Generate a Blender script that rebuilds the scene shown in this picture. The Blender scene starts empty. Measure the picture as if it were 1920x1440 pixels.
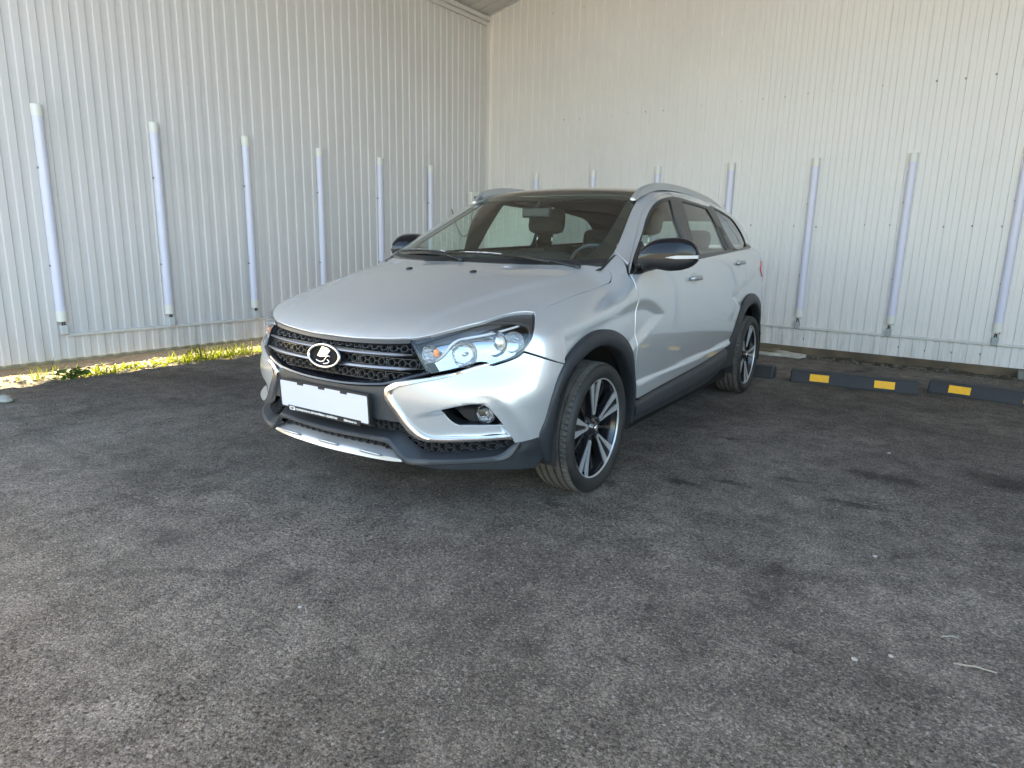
import bpy, bmesh, math, random
import numpy as np
from mathutils import Vector, Matrix
from mathutils.geometry import delaunay_2d_cdt
random.seed(7); rng = np.random.default_rng(7)
SC = bpy.context.scene; COL = SC.collection
R = math.radians

# ------------------------------------------------------------------ camera
FOC, YAW, PITCH, ROLL, CAMZ = 1229.82, .62698, -.210286, .021389, 1.1032
fw = Vector((-math.sin(YAW)*math.cos(PITCH), math.cos(YAW)*math.cos(PITCH), math.sin(PITCH)))
r0 = Vector((math.cos(YAW), math.sin(YAW), 0)); u0 = r0.cross(fw)
rt = r0*math.cos(ROLL)+u0*math.sin(ROLL); up = -r0*math.sin(ROLL)+u0*math.cos(ROLL)
cam = bpy.data.cameras.new('camera'); cam.sensor_width = 36; cam.lens = FOC*36/1920
cam.clip_start = .05; cam.clip_end = 500
co = bpy.data.objects.new('camera', cam); COL.objects.link(co)
M = Matrix((rt, up, -fw)).transposed().to_4x4(); M.translation = (0, 0, CAMZ); co.matrix_world = M
SC.camera = co

# ------------------------------------------------------------------ light
SUN_EL, SUN_AZ = R(12.5), R(180)          # azimuth of the direction towards the sun, ccw from +X
sdir = Vector((math.cos(SUN_AZ)*math.cos(SUN_EL), math.sin(SUN_AZ)*math.cos(SUN_EL), math.sin(SUN_EL)))
w = bpy.data.worlds.new('World'); SC.world = w; w.use_nodes = True
nt = w.node_tree; nt.nodes.clear()
sky = nt.nodes.new('ShaderNodeTexSky'); sky.sky_type = 'NISHITA'; sky.sun_disc = False
sky.sun_elevation = SUN_EL; sky.sun_rotation = math.pi/2-SUN_AZ; sky.air_density = 1.0; sky.dust_density = 2.0; sky.ozone_density = 1.0
bg = nt.nodes.new('ShaderNodeBackground'); bg.inputs['Strength'].default_value = .15
ow = nt.nodes.new('ShaderNodeOutputWorld'); nt.links.new(sky.outputs[0], bg.inputs[0]); nt.links.new(bg.outputs[0], ow.inputs[0])
sl = bpy.data.lights.new('sun', 'SUN'); sl.energy = 5.0; sl.angle = R(.5); sl.color = (1, .86, .66)
so = bpy.data.objects.new('sun', sl); COL.objects.link(so)
so.rotation_euler = (-sdir).to_track_quat('-Z', 'Y').to_euler()
SC.view_settings.view_transform = 'Standard'; SC.view_settings.look = 'None'
SC.view_settings.exposure = 3.06; SC.view_settings.gamma = 1
try:
    SC.cycles.max_bounces = 10; SC.cycles.diffuse_bounces = 5; SC.cycles.transparent_max_bounces = 12
except Exception: pass

# ------------------------------------------------------------------ materials
def mat(name, col=(.5,.5,.5), rough=.5, metal=0, coat=0, coat_rough=.03, spec=.5, noise=None, bump=None, emis=None, sheen=0):
    """noise: (scale, amount, detail) varies the colour; bump: (scale, strength, distance)"""
    m = bpy.data.materials.new(name); m.use_nodes = True; n = m.node_tree; b = n.nodes['Principled BSDF']
    b.inputs['Base Color'].default_value = (*col, 1); b.inputs['Roughness'].default_value = rough
    b.inputs['Metallic'].default_value = metal; b.inputs['Coat Weight'].default_value = coat
    b.inputs['Coat Roughness'].default_value = coat_rough; b.inputs['Specular IOR Level'].default_value = spec
    if noise or bump:
        tc = n.nodes.new('ShaderNodeTexCoord')
    if noise:
        t = n.nodes.new('ShaderNodeTexNoise'); t.inputs['Scale'].default_value = noise[0]; t.inputs['Detail'].default_value = noise[2]
        n.links.new(tc.outputs['Object'], t.inputs['Vector'])
        mr = n.nodes.new('ShaderNodeMapRange'); mr.inputs['From Min'].default_value = .3; mr.inputs['From Max'].default_value = .7
        mr.inputs['To Min'].default_value = 1-noise[1]; mr.inputs['To Max'].default_value = 1+noise[1]
        n.links.new(t.outputs['Fac'], mr.inputs['Value'])
        mx = n.nodes.new('ShaderNodeVectorMath'); mx.operation = 'SCALE'; mx.inputs[0].default_value = col
        n.links.new(mr.outputs[0], mx.inputs['Scale']); n.links.new(mx.outputs[0], b.inputs['Base Color'])
        mr2 = n.nodes.new('ShaderNodeMapRange'); mr2.inputs['From Min'].default_value = .3; mr2.inputs['From Max'].default_value = .7
        mr2.inputs['To Min'].default_value = max(0, rough-.06); mr2.inputs['To Max'].default_value = min(1, rough+.06)
        n.links.new(t.outputs['Fac'], mr2.inputs['Value']); n.links.new(mr2.outputs[0], b.inputs['Roughness'])
    if bump:
        t = n.nodes.new('ShaderNodeTexNoise'); t.inputs['Scale'].default_value = bump[0]; t.inputs['Detail'].default_value = 4
        n.links.new(tc.outputs['Object'], t.inputs['Vector'])
        bp = n.nodes.new('ShaderNodeBump'); bp.inputs['Strength'].default_value = bump[1]; bp.inputs['Distance'].default_value = bump[2]
        n.links.new(t.outputs['Fac'], bp.inputs['Height']); n.links.new(bp.outputs[0], b.inputs['Normal'])
    if emis:
        b.inputs['Emission Color'].default_value = (*emis[0], 1); b.inputs['Emission Strength'].default_value = emis[1]
    return m
def glass_mat(name, tint, ior=1.5, rough=0.0, extra=0.0):
    m = bpy.data.materials.new(name); m.use_nodes = True; n = m.node_tree; n.nodes.clear()
    o = n.nodes.new('ShaderNodeOutputMaterial'); mix = n.nodes.new('ShaderNodeMixShader')
    tr = n.nodes.new('ShaderNodeBsdfTransparent'); tr.inputs[0].default_value = (*tint, 1)
    gl = n.nodes.new('ShaderNodeBsdfGlossy'); gl.inputs['Roughness'].default_value = rough
    lw = n.nodes.new('ShaderNodeLayerWeight'); lw.inputs['Blend'].default_value = .5      # facing: 0 head-on, 1 grazing, same from both sides
    pw = n.nodes.new('ShaderNodeMath'); pw.operation = 'POWER'; pw.inputs[1].default_value = 4.2
    F0 = ((ior-1)/(ior+1))**2*1.5+extra
    ad = n.nodes.new('ShaderNodeMath'); ad.operation = 'MULTIPLY_ADD'; ad.inputs[1].default_value = 1-F0; ad.inputs[2].default_value = F0; ad.use_clamp = True
    n.links.new(lw.outputs['Facing'], pw.inputs[0]); n.links.new(pw.outputs[0], ad.inputs[0]); n.links.new(ad.outputs[0], mix.inputs[0])
    n.links.new(tr.outputs[0], mix.inputs[1]); n.links.new(gl.outputs[0], mix.inputs[2]); n.links.new(mix.outputs[0], o.inputs[0])
    return m
def paint_mat():
    m = mat('silver_paint', (.48,.50,.525), .33, .50, 1.0, .02)
    n = m.node_tree; b = n.nodes['Principled BSDF']; b.inputs['Coat IOR'].default_value = 1.8; tc = n.nodes.new('ShaderNodeTexCoord')
    v = n.nodes.new('ShaderNodeTexVoronoi'); v.inputs['Scale'].default_value = 900
    n.links.new(tc.outputs['Object'], v.inputs['Vector'])
    h = n.nodes.new('ShaderNodeMix'); h.data_type = 'RGBA'; h.inputs[0].default_value = .10
    h.inputs[6].default_value = (.48,.50,.525,1); n.links.new(v.outputs['Color'], h.inputs[7])
    bw = n.nodes.new('ShaderNodeRGBToBW'); n.links.new(v.outputs['Color'], bw.inputs[0])
    mr = n.nodes.new('ShaderNodeMapRange'); mr.inputs['To Min'].default_value = .90; mr.inputs['To Max'].default_value = 1.10
    n.links.new(bw.outputs[0], mr.inputs[0])
    sc_ = n.nodes.new('ShaderNodeVectorMath'); sc_.operation = 'SCALE'; sc_.inputs[0].default_value = (.48,.50,.525)
    n.links.new(mr.outputs[0], sc_.inputs['Scale']); n.links.new(sc_.outputs[0], b.inputs['Base Color'])
    n.nodes.remove(h)
    # a thin film of dust makes the roughness uneven
    t = n.nodes.new('ShaderNodeTexNoise'); t.inputs['Scale'].default_value = 5; t.inputs['Detail'].default_value = 6
    n.links.new(tc.outputs['Object'], t.inputs['Vector'])
    m2 = n.nodes.new('ShaderNodeMapRange'); m2.inputs['From Min'].default_value = .35; m2.inputs['From Max'].default_value = .75
    m2.inputs['To Min'].default_value = .006; m2.inputs['To Max'].default_value = .045
    n.links.new(t.outputs['Fac'], m2.inputs[0]); n.links.new(m2.outputs[0], b.inputs['Coat Roughness'])
    return m
MT = dict(
 paint=paint_mat(),
 black=mat('satin_black_plastic', (.013,.014,.017), .42, spec=.5, bump=(1400,.12,.0006)),
 clad=mat('grey_black_cladding', (.020,.023,.028), .50, spec=.45, noise=(9,.12,5), bump=(1600,.18,.0007)),
 fascia=mat('dark_grey_plastic', (.042,.045,.050), .42, noise=(7,.08,4), bump=(1500,.15,.0006)),
 gloss=mat('gloss_black', (.006,.007,.010), .07, coat=.3),
 deep=mat('deep_black', (.006,.006,.007), .8, spec=.2),
 chrome=mat('chrome', (.88,.88,.88), .13, 1),
 shipmetal=mat('emblem_metal', (.55,.55,.55), .2, 1),
 satin=mat('satin_metal', (.62,.64,.66), .26, 1, noise=(30,.06,3)),
 silverplast=mat('silver_plastic', (.36,.375,.39), .42, .7),
 barmetal=mat('grille_bar_metal', (.24,.245,.26), .32, .9),
 net=mat('grille_net_plastic', (.050,.052,.058), .30),
 rubber=mat('tyre_rubber', (.016,.016,.016), .62, noise=(14,.35,6), bump=(500,.25,.0008)),
 tread=mat('dusty_tread_rubber', (.085,.078,.070), .88, noise=(22,.25,6), bump=(400,.4,.001)),
 alloy=mat('machined_alloy', (.50,.51,.53), .38, .6),
 rimblack=mat('black_rim_enamel', (.012,.012,.014), .18, coat=.6),
 disc=mat('brake_disc_steel', (.20,.19,.18), .4, .8),
 liner=mat('wheel_liner_felt', (.020,.020,.021), .95, bump=(300,.8,.003)),
 trim=mat('interior_trim', (.026,.029,.031), .8),
 cap=mat('mirror_cap_black', (.006,.007,.011), .16, spec=.35),
 pillar=mat('pillar_black', (.022,.023,.025), .35),
 dash=mat('dashboard_plastic', (.012,.013,.015), .6, bump=(600,.3,.001)),
 seat=mat('seat_fabric', (.045,.046,.048), .92, noise=(60,.2,3)),
 wheelleather=mat('steering_wheel_leather', (.035,.042,.055), .38),
 plate=mat('blank_white_plate', (.56,.57,.66), .35),
 white=mat('white_lettering', (.75,.75,.75), .5),
 orange=mat('amber_bulb', (.85,.22,.02), .2, coat=1),
 red=mat('red_tail_lens', (.45,.01,.02), .1, coat=1),
 lampwall=mat('pale_lamp_plastic', (.20,.21,.23), .3, .5, coat=.4),
 reflector=mat('reflector_chrome', (.55,.56,.58), .10, 1, bump=(70,1.0,.02)),
 reflector2=mat('smooth_reflector_chrome', (.36,.38,.41), .10, 1, bump=(14,.25,.01)),
 bezel=mat('headlight_bezel', (.030,.031,.034), .3),
 drl=mat('daylight_guide', (.55,.55,.55), .25, spec=.8),
 rail=mat('grey_rail_metal', (.40,.41,.42), .35, .6),
 roofpaint=mat('dark_gloss_roof', (.010,.010,.011), .12, coat=1),
 glass=glass_mat('tinted_car_glass', (.86,1.0,.94)),
 ws=glass_mat('windscreen_glass', (.86,1.0,.94), 1.55),
 qglass=glass_mat('dark_quarter_glass', (.45,.52,.50), 1.6, 0, .05),
 lens=glass_mat('clear_lens', (.97,.98,.99), 1.45),
)

# ------------------------------------------------------------------ object helpers
def tag(o, label=None, cat=None, group=None, kind=None):
    if label: o['label'] = label
    if cat: o['category'] = cat
    if group: o['group'] = group
    if kind: o['kind'] = kind
    return o
def empty(name, loc=(0,0,0), rz=0, parent=None, **kw):
    o = bpy.data.objects.new(name, None); COL.objects.link(o); o.location = loc; o.rotation_euler = (0,0,rz)
    o.empty_display_size = .1
    if parent: o.parent = parent
    return tag(o, **kw)
def mesh_obj(name, V, F, m, parent=None, smooth=False, normals=None, mats=None, fm=None, **kw):
    me = bpy.data.meshes.new(name); me.from_pydata([tuple(map(float, v)) for v in V], [], [tuple(map(int, f)) for f in F])
    for mm in (mats or [m]): me.materials.append(mm)
    if smooth: me.polygons.foreach_set('use_smooth', [True]*len(me.polygons))
    if fm is not None: me.polygons.foreach_set('material_index', list(fm))
    me.update()
    if normals is not None: me.normals_split_custom_set_from_vertices([tuple(map(float, n)) for n in normals])
    o = bpy.data.objects.new(name, me); COL.objects.link(o)
    if parent: o.parent = parent
    return tag(o, **kw)
class MB:
    """collects shapes that become one mesh object"""
    def __init__(s): s.V = []; s.F = []; s.fm = []
    def add(s, V, F, k=0):
        n = len(s.V); s.V += [tuple(map(float, v)) for v in V]; s.F += [tuple(i+n for i in f) for f in F]; s.fm += [k]*len(F); return s
    def box(s, c, d, rot=None, k=0, bev=0):
        h = [x/2 for x in d]; 
        if bev:
            bm = bmesh.new(); bmesh.ops.create_cube(bm, size=1, matrix=Matrix.Diagonal((*d, 1)))
            bmesh.ops.bevel(bm, geom=bm.edges[:], offset=bev, segments=2, profile=.5, affect='EDGES')
            V = [v.co.copy() for v in bm.verts]; F = [tuple(v.index for v in f.verts) for f in bm.faces]; bm.free()
        else:
            V = [Vector((a*h[0], b*h[1], e*h[2])) for a in (-1,1) for b in (-1,1) for e in (-1,1)]
            F = [(0,1,3,2),(4,6,7,5),(0,4,5,1),(2,3,7,6),(0,2,6,4),(1,5,7,3)]
        if rot: V = [rot @ v for v in V]
        return s.add([v+Vector(c) for v in V], F, k)
    def tube(s, P, r, n=10, k=0, caps=True, flat=1.0, upv=None):
        P = [Vector(p) for p in P]; rs = r if hasattr(r, '__len__') else [r]*len(P); V = []; F = []
        t0 = (P[1]-P[0]).normalized(); a = Vector(upv) if upv else (Vector((0,0,1)) if abs(t0.z) < .9 else Vector((1,0,0)))
        for i, p in enumerate(P):
            t = (P[min(i+1, len(P)-1)]-P[max(i-1, 0)]).normalized(); x = (a-t*a.dot(t)).normalized(); y = t.cross(x); a = x
            for j in range(n):
                q = 2*math.pi*j/n; V.append(p+(x*math.cos(q)*flat+y*math.sin(q))*rs[i])
        for i in range(len(P)-1):
            for j in range(n): F.append((i*n+j, i*n+(j+1) % n, (i+1)*n+(j+1) % n, (i+1)*n+j))
        if caps: F += [tuple(range(n))[::-1], tuple(range((len(P)-1)*n, len(P)*n))]
        return s.add(V, F, k)
    def prism(s, pts, fn, a, b, k=0):
        """polygon pts (2D) between heights a and b, fn(u, v, h) gives the point"""
        n = len(pts); V = [fn(u, v, a) for u, v in pts]+[fn(u, v, b) for u, v in pts]
        F = [tuple(range(n))[::-1], tuple(range(n, 2*n))]+[(i, (i+1) % n, n+(i+1) % n, n+i) for i in range(n)]
        return s.add(V, F, k)
    def lathe(s, prof, n, fn, k=0, closed=True):
        """prof: list of (r, h); fn(r, angle, h) gives the point"""
        m = len(prof); V = [fn(r, 2*math.pi*j/n, h) for j in range(n) for r, h in prof]
        F = [(j*m+i, j*m+i+1, ((j+1) % n)*m+i+1, ((j+1) % n)*m+i) for j in range(n) for i in range(m-1)]
        return s.add(V, F, k)
    def build(s, name, m, parent=None, smooth=False, mats=None, **kw):
        o = mesh_obj(name, s.V, s.F, m, parent, smooth, mats=mats, fm=s.fm if mats else None, **kw)
        bm = bmesh.new(); bm.from_mesh(o.data); bmesh.ops.recalc_face_normals(bm, faces=bm.faces); bm.to_mesh(o.data); bm.free()
        return o
def autosmooth(o, deg=35):
    me = o.data; me.polygons.foreach_set('use_smooth', [True]*len(me.polygons))
    bm = bmesh.new(); bm.from_mesh(me); lim = R(deg)
    for e in bm.edges:
        e.smooth = not (len(e.link_faces) != 2 or e.calc_face_angle(0) > lim)
    bm.to_mesh(me); bm.free(); return o
def copy_tree(o, parent=None):
    c_ = o.copy(); COL.objects.link(c_)
    if parent: c_.parent = parent
    for ch in o.children: copy_tree(ch, c_)
    return c_
# ================================================================== setting
XS, YB = -6.171, 7.75         # side wall plane and back wall plane
EDGE = -5.71                  # edge of the asphalt along the side wall
BEDGE = 7.30                  # edge of the asphalt along the back wall
SHED_Y0 = .3                # front end of the side wall
ROOF = lambda x: 4.13+.235*(x-XS)

STAINS = [(-1.08,2.90,.10,.035),(-1.43,2.66,.12,.03),(-.90,3.05,.08,.03),(-.33,3.61,.16,.07),(-.68,3.28,.08,.03),(.19,3.94,.20,.12),(-.38,3.13,.12,.03),(-1.14,3.79,.05,.03),(-1.42,2.29,.07,.03),(-.68,1.48,.03,.02),(-.16,2.66,.02,.012),(-1.28,1.06,.022,.008)]
def stains_and_dark_areas(n, tc, col, mixc):
    L = n.links.new
    ns = n.nodes.new('ShaderNodeTexNoise'); ns.inputs['Scale'].default_value = 14; ns.inputs['Detail'].default_value = 9; ns.inputs['Roughness'].default_value = .75; L(tc.outputs['Object'], ns.inputs['Vector'])
    sb = n.nodes.new('ShaderNodeVectorMath'); sb.operation = 'MULTIPLY_ADD'; sb.inputs[1].default_value = (.22,.22,0); sb.inputs[2].default_value = (-.11,-.11,0); L(ns.outputs['Color'], sb.inputs[0])
    ad = n.nodes.new('ShaderNodeVectorMath'); ad.operation = 'ADD'; L(tc.outputs['Object'], ad.inputs[0]); L(sb.outputs[0], ad.inputs[1])
    cur = None
    for x, y, rx, ry in STAINS:
        a = n.nodes.new('ShaderNodeVectorMath'); a.operation = 'MULTIPLY_ADD'; a.inputs[1].default_value = (1/rx, 1/ry, 0); a.inputs[2].default_value = (-x/rx, -y/ry, 0); L(ad.outputs[0], a.inputs[0])
        l = n.nodes.new('ShaderNodeVectorMath'); l.operation = 'LENGTH'; L(a.outputs[0], l.inputs[0])
        if cur is None: cur = l.outputs['Value']
        else:
            m_ = n.nodes.new('ShaderNodeMath'); m_.operation = 'MINIMUM'; L(cur, m_.inputs[0]); L(l.outputs['Value'], m_.inputs[1]); cur = m_.outputs[0]
    r = n.nodes.new('ShaderNodeMapRange'); r.interpolation_type = 'SMOOTHSTEP'; r.inputs['From Min'].default_value = .3; r.inputs['From Max'].default_value = 1.5; r.inputs['To Min'].default_value = .60; r.inputs['To Max'].default_value = 0; L(cur, r.inputs[0])
    col = mixc(r.outputs[0], col, (.022,.020,.019))
    # broad darker areas at set spots, edges broken by noise
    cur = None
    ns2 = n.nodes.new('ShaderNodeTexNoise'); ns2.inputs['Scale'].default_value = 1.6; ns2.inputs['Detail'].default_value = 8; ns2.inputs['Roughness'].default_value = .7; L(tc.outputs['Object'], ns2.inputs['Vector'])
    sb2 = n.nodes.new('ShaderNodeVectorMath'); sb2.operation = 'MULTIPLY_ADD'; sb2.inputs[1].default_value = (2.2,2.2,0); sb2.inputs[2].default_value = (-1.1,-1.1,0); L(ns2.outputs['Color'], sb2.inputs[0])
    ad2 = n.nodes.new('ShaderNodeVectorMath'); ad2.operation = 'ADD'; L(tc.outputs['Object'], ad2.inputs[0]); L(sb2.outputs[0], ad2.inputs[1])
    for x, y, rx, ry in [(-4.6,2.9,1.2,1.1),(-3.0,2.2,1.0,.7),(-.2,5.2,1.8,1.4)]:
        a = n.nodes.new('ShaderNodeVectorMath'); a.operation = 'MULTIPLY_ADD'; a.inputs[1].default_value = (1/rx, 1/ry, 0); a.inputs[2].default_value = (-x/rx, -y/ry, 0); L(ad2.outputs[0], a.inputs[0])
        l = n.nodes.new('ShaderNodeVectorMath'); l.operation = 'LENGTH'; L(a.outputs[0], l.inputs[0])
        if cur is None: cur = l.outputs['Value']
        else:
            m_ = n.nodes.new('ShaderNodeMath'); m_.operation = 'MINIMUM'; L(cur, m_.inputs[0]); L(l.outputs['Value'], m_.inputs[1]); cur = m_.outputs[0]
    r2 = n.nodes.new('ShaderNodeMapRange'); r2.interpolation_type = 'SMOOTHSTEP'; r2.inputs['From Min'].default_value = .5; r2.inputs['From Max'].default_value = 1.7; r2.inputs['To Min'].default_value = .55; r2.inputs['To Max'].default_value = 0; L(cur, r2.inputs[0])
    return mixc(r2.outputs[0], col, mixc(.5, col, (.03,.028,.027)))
def ground_mat():
    m = bpy.data.materials.new('worn_asphalt'); m.use_nodes = True; n = m.node_tree; b = n.nodes['Principled BSDF']; L = n.links.new
    tc = n.nodes.new('ShaderNodeTexCoord')
    def noise(sc, det=5, rough=.6, dist=0):
        t = n.nodes.new('ShaderNodeTexNoise'); t.inputs['Scale'].default_value = sc; t.inputs['Detail'].default_value = det
        t.inputs['Roughness'].default_value = rough; t.inputs['Distortion'].default_value = dist; L(tc.outputs['Object'], t.inputs['Vector']); return t.outputs['Fac']
    def ramp(v, pts):
        r = n.nodes.new('ShaderNodeValToRGB'); e = r.color_ramp.elements
        for i, (p, c) in enumerate(pts):
            q = e[i] if i < 2 else e.new(p); q.position = p; q.color = (*c, 1) if len(c) == 3 else c
        L(v, r.inputs[0]); return r.outputs[0]
    def mixc(f, a, b_, mode='MIX'):
        x = n.nodes.new('ShaderNodeMix'); x.data_type = 'RGBA'; x.blend_type = mode
        if isinstance(f, (int, float)): x.inputs[0].default_value = f
        else: L(f, x.inputs[0])
        for s_, i in ((a, 6), (b_, 7)):
            if isinstance(s_, tuple): x.inputs[i].default_value = (*s_, 1)
            else: L(s_, x.inputs[i])
        return x.outputs[2]
    base = ramp(noise(.5, 9, .70, .8), [(.28, (.128,.110,.095)), (.50, (.222,.194,.168)), (.72, (.35,.31,.272))])
    mid = ramp(noise(3.2, 6, .7), [(.32, (.60,.60,.60)), (.60, (1,1,1))])
    c1 = mixc(.75, base, mid, 'MULTIPLY')
    # aggregate: two sizes of stone, each with its own grey
    v = n.nodes.new('ShaderNodeTexVoronoi'); v.inputs['Scale'].default_value = 165; L(tc.outputs['Object'], v.inputs['Vector'])
    bw = n.nodes.new('ShaderNodeRGBToBW'); L(v.outputs['Color'], bw.inputs[0])
    st = ramp(bw.outputs[0], [(.25, (.62,.62,.62)), (.6, (1.0,1.0,1.0)), (.86, (1.5,1.49,1.46))])
    c2 = mixc(.85, c1, st, 'MULTIPLY')
    v2 = n.nodes.new('ShaderNodeTexVoronoi'); v2.inputs['Scale'].default_value = 400; L(tc.outputs['Object'], v2.inputs['Vector'])
    bw2 = n.nodes.new('ShaderNodeRGBToBW'); L(v2.outputs['Color'], bw2.inputs[0])
    st2 = ramp(bw2.outputs[0], [(.3, (.70,.70,.70)), (.7, (1.2,1.2,1.2)), (.9, (1.8,1.78,1.72))])
    c3 = mixc(.6, c2, st2, 'MULTIPLY')
    # clumps a hand wide, open pores between the stones, a few bright chips
    c3 = mixc(1.0, c3, ramp(noise(8, 7, .72), [(.34, (.74,.74,.745)), (.62, (1.16,1.155,1.14))]), 'MULTIPLY')
    pores = ramp(noise(75, 3, .55), [(.33, (.18,.18,.18)), (.47, (1,1,1))])
    rough_ = ramp(noise(1.1, 6, .7), [(.38, (.15,.15,.15)), (.62, (1,1,1))])
    c3 = mixc(rough_, c3, mixc(1.0, c3, pores, 'MULTIPLY'))
    v4 = n.nodes.new('ShaderNodeTexVoronoi'); v4.inputs['Scale'].default_value = 150; L(tc.outputs['Object'], v4.inputs['Vector'])
    bw4 = n.nodes.new('ShaderNodeRGBToBW'); L(v4.outputs['Color'], bw4.inputs[0])
    c3 = mixc(ramp(bw4.outputs[0], [(.86, (0,0,0)), (.92, (.6,.6,.6))]), c3, (.42,.40,.37))
    # tar-dark patches and dusty pale scuffs
    dk = ramp(noise(1.4, 7, .75, 1.2), [(.56, (0,0,0)), (.70, (1,1,1))])
    c4 = mixc(dk, c3, mixc(.55, c3, (.026,.025,.024)), 'MIX')
    pl = ramp(noise(2.1, 9, .8, .8), [(.62, (0,0,0)), (.80, (1,1,1))])
    c5 = mixc(pl, c4, mixc(.30, c4, (.36,.34,.315)), 'MIX')
    c5 = stains_and_dark_areas(n, tc, c5, mixc)
    L(c5, b.inputs['Base Color'])
    b.inputs['Roughness'].default_value = .95; b.inputs['Specular IOR Level'].default_value = .12
    bp1 = n.nodes.new('ShaderNodeBump'); bp1.inputs['Strength'].default_value = .9; bp1.inputs['Distance'].default_value = .006
    v3 = n.nodes.new('ShaderNodeTexVoronoi'); v3.inputs['Scale'].default_value = 165; L(tc.outputs['Object'], v3.inputs['Vector'])
    L(v3.outputs['Distance'], bp1.inputs['Height']); bp1.invert = True
    bp2 = n.nodes.new('ShaderNodeBump'); bp2.inputs['Strength'].default_value = .8; bp2.inputs['Distance'].default_value = .018
    L(noise(38, 8, .75), bp2.inputs['Height']); L(bp1.outputs[0], bp2.inputs['Normal']); L(bp2.outputs[0], b.inputs['Normal'])
    return m
def soil_mat(name, cols, sc=60, bump=.02):
    m = bpy.data.materials.new(name); m.use_nodes = True; n = m.node_tree; b = n.nodes['Principled BSDF']; L = n.links.new
    tc = n.nodes.new('ShaderNodeTexCoord'); t = n.nodes.new('ShaderNodeTexNoise'); t.inputs['Scale'].default_value = sc; t.inputs['Detail'].default_value = 9
    t.inputs['Roughness'].default_value = .75; L(tc.outputs['Object'], t.inputs['Vector'])
    r = n.nodes.new('ShaderNodeValToRGB'); e = r.color_ramp.elements
    for i, c_ in enumerate(cols):
        q = e[i] if i < 2 else e.new(.5); q.position = .3+.45*i/(len(cols)-1); q.color = (*c_, 1)
    L(t.outputs['Fac'], r.inputs[0]); L(r.outputs[0], b.inputs['Base Color']); b.inputs['Roughness'].default_value = .95; b.inputs['Specular IOR Level'].default_value = .2
    bp = n.nodes.new('ShaderNodeBump'); bp.inputs['Strength'].default_value = 1; bp.inputs['Distance'].default_value = bump
    L(t.outputs['Fac'], bp.inputs['Height']); L(bp.outputs[0], b.inputs['Normal'])
    return m
def hash2(x, y, s=0):
    v = np.sin(x*12.9898+y*78.233+s*37.7)*43758.5453; return v-np.floor(v)
def vnoise(x, y, s=0):
    xi, yi = np.floor(x), np.floor(y); fx, fy = x-xi, y-yi; fx = fx*fx*(3-2*fx); fy = fy*fy*(3-2*fy)
    a, b, c_, d = hash2(xi, yi, s), hash2(xi+1, yi, s), hash2(xi, yi+1, s), hash2(xi+1, yi+1, s)
    return (a*(1-fx)+b*fx)*(1-fy)+(c_*(1-fx)+d*fx)*fy
def fbm(x, y, o=4, s=0): return sum(vnoise(x*2**i, y*2**i, s+i)/2**i for i in range(o))/2

# land far out: one sheet to the horizon, sandy beyond the shed
E_ = 260
mesh_obj('ground', [(-E_,-E_,-.14),(E_,-E_,-.14),(E_,E_,-.14),(-E_,E_,-.14)], [(0,1,2,3)],
         soil_mat('dry_sandy_ground', [(.24,.195,.14),(.38,.32,.25),(.50,.44,.36)], 3, .05), kind='structure')
# asphalt sheet with a lumpy broken edge along both walls
def grid(name, xs, ys, zf, m, **kw):
    X, Y = np.meshgrid(xs, ys); Z = zf(X, Y); nx, ny = len(xs), len(ys)
    V = np.stack([X.ravel(), Y.ravel(), Z.ravel()], 1)
    F = [(j*nx+i, j*nx+i+1, (j+1)*nx+i+1, (j+1)*nx+i) for j in range(ny-1) for i in range(nx-1)]
    return mesh_obj(name, V, F, m, smooth=True, **kw)
def asphalt():
    xs = np.concatenate([EDGE+np.array([-.05,-.02,0,.015,.03,.05,.08,.12,.17,.23]), np.arange(EDGE+.3, 1.2, .09), np.arange(1.4, 7, .8)])
    ys = np.concatenate([np.arange(SHED_Y0-.6, 7.0, .045), np.array([7.05,7.1,7.15,7.2,7.25,7.29,7.32,7.36])])
    X, Y = np.meshgrid(xs, ys)
    X = X+np.where(X < EDGE+.1, (fbm(Y*5, 0*Y+3, 4, 1)-.5)*.07, 0)
    Y2 = Y+np.where(Y > 7.19, (fbm(X*4, 0*X+9, 4, 2)-.5)*.09, 0)
    Z = (fbm(X*1.3, Y*1.3, 3, 5)-.5)*.008*np.clip((Y-1)/2, 0, 1)
    de = X-EDGE; Z = Z+np.where(de < .10, (fbm(X*16, Y*16, 3, 7)-.45)*.035, 0)
    Z = Z-np.clip(-de+.012, 0, .06)*2.2; Z = Z-np.clip(Y2-7.30, 0, .1)*1.5
    nx, ny = len(xs), len(ys); V = np.stack([X.ravel(), Y2.ravel(), Z.ravel()], 1)
    F = [(j*nx+i, j*nx+i+1, (j+1)*nx+i+1, (j+1)*nx+i) for j in range(ny-1) for i in range(nx-1)]
    return mesh_obj('asphalt_paving', V, F, ground_mat(), smooth=True, kind='structure')
asphalt()
grav = soil_mat('pale_gravel_soil', [(.14,.095,.045),(.34,.25,.12),(.52,.41,.22)], 45, .02)
grid('outer_soil', np.arange(-8.6, -6.36, .05), np.arange(-2, 9.5, .06), lambda X, Y: -.042+(fbm(X*7, Y*7, 4, 17)-.5)*.04, soil_mat('shade_coloured_soil', [(.020,.018,.012),(.045,.040,.026),(.075,.065,.045)], 30, .03), kind='structure')  # shade behind the wall foot is put into this darker soil colour
grid('gravel_strip', np.arange(-6.40, EDGE+.06, .035), np.arange(-2, 9.5, .05), lambda X, Y: -.045+(fbm(X*9, Y*9, 4, 11)-.5)*.035, grav, kind='structure')
brown = soil_mat('damp_brown_soil', [(.035,.027,.02),(.085,.065,.045),(.17,.14,.10)], 40, .03)
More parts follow.
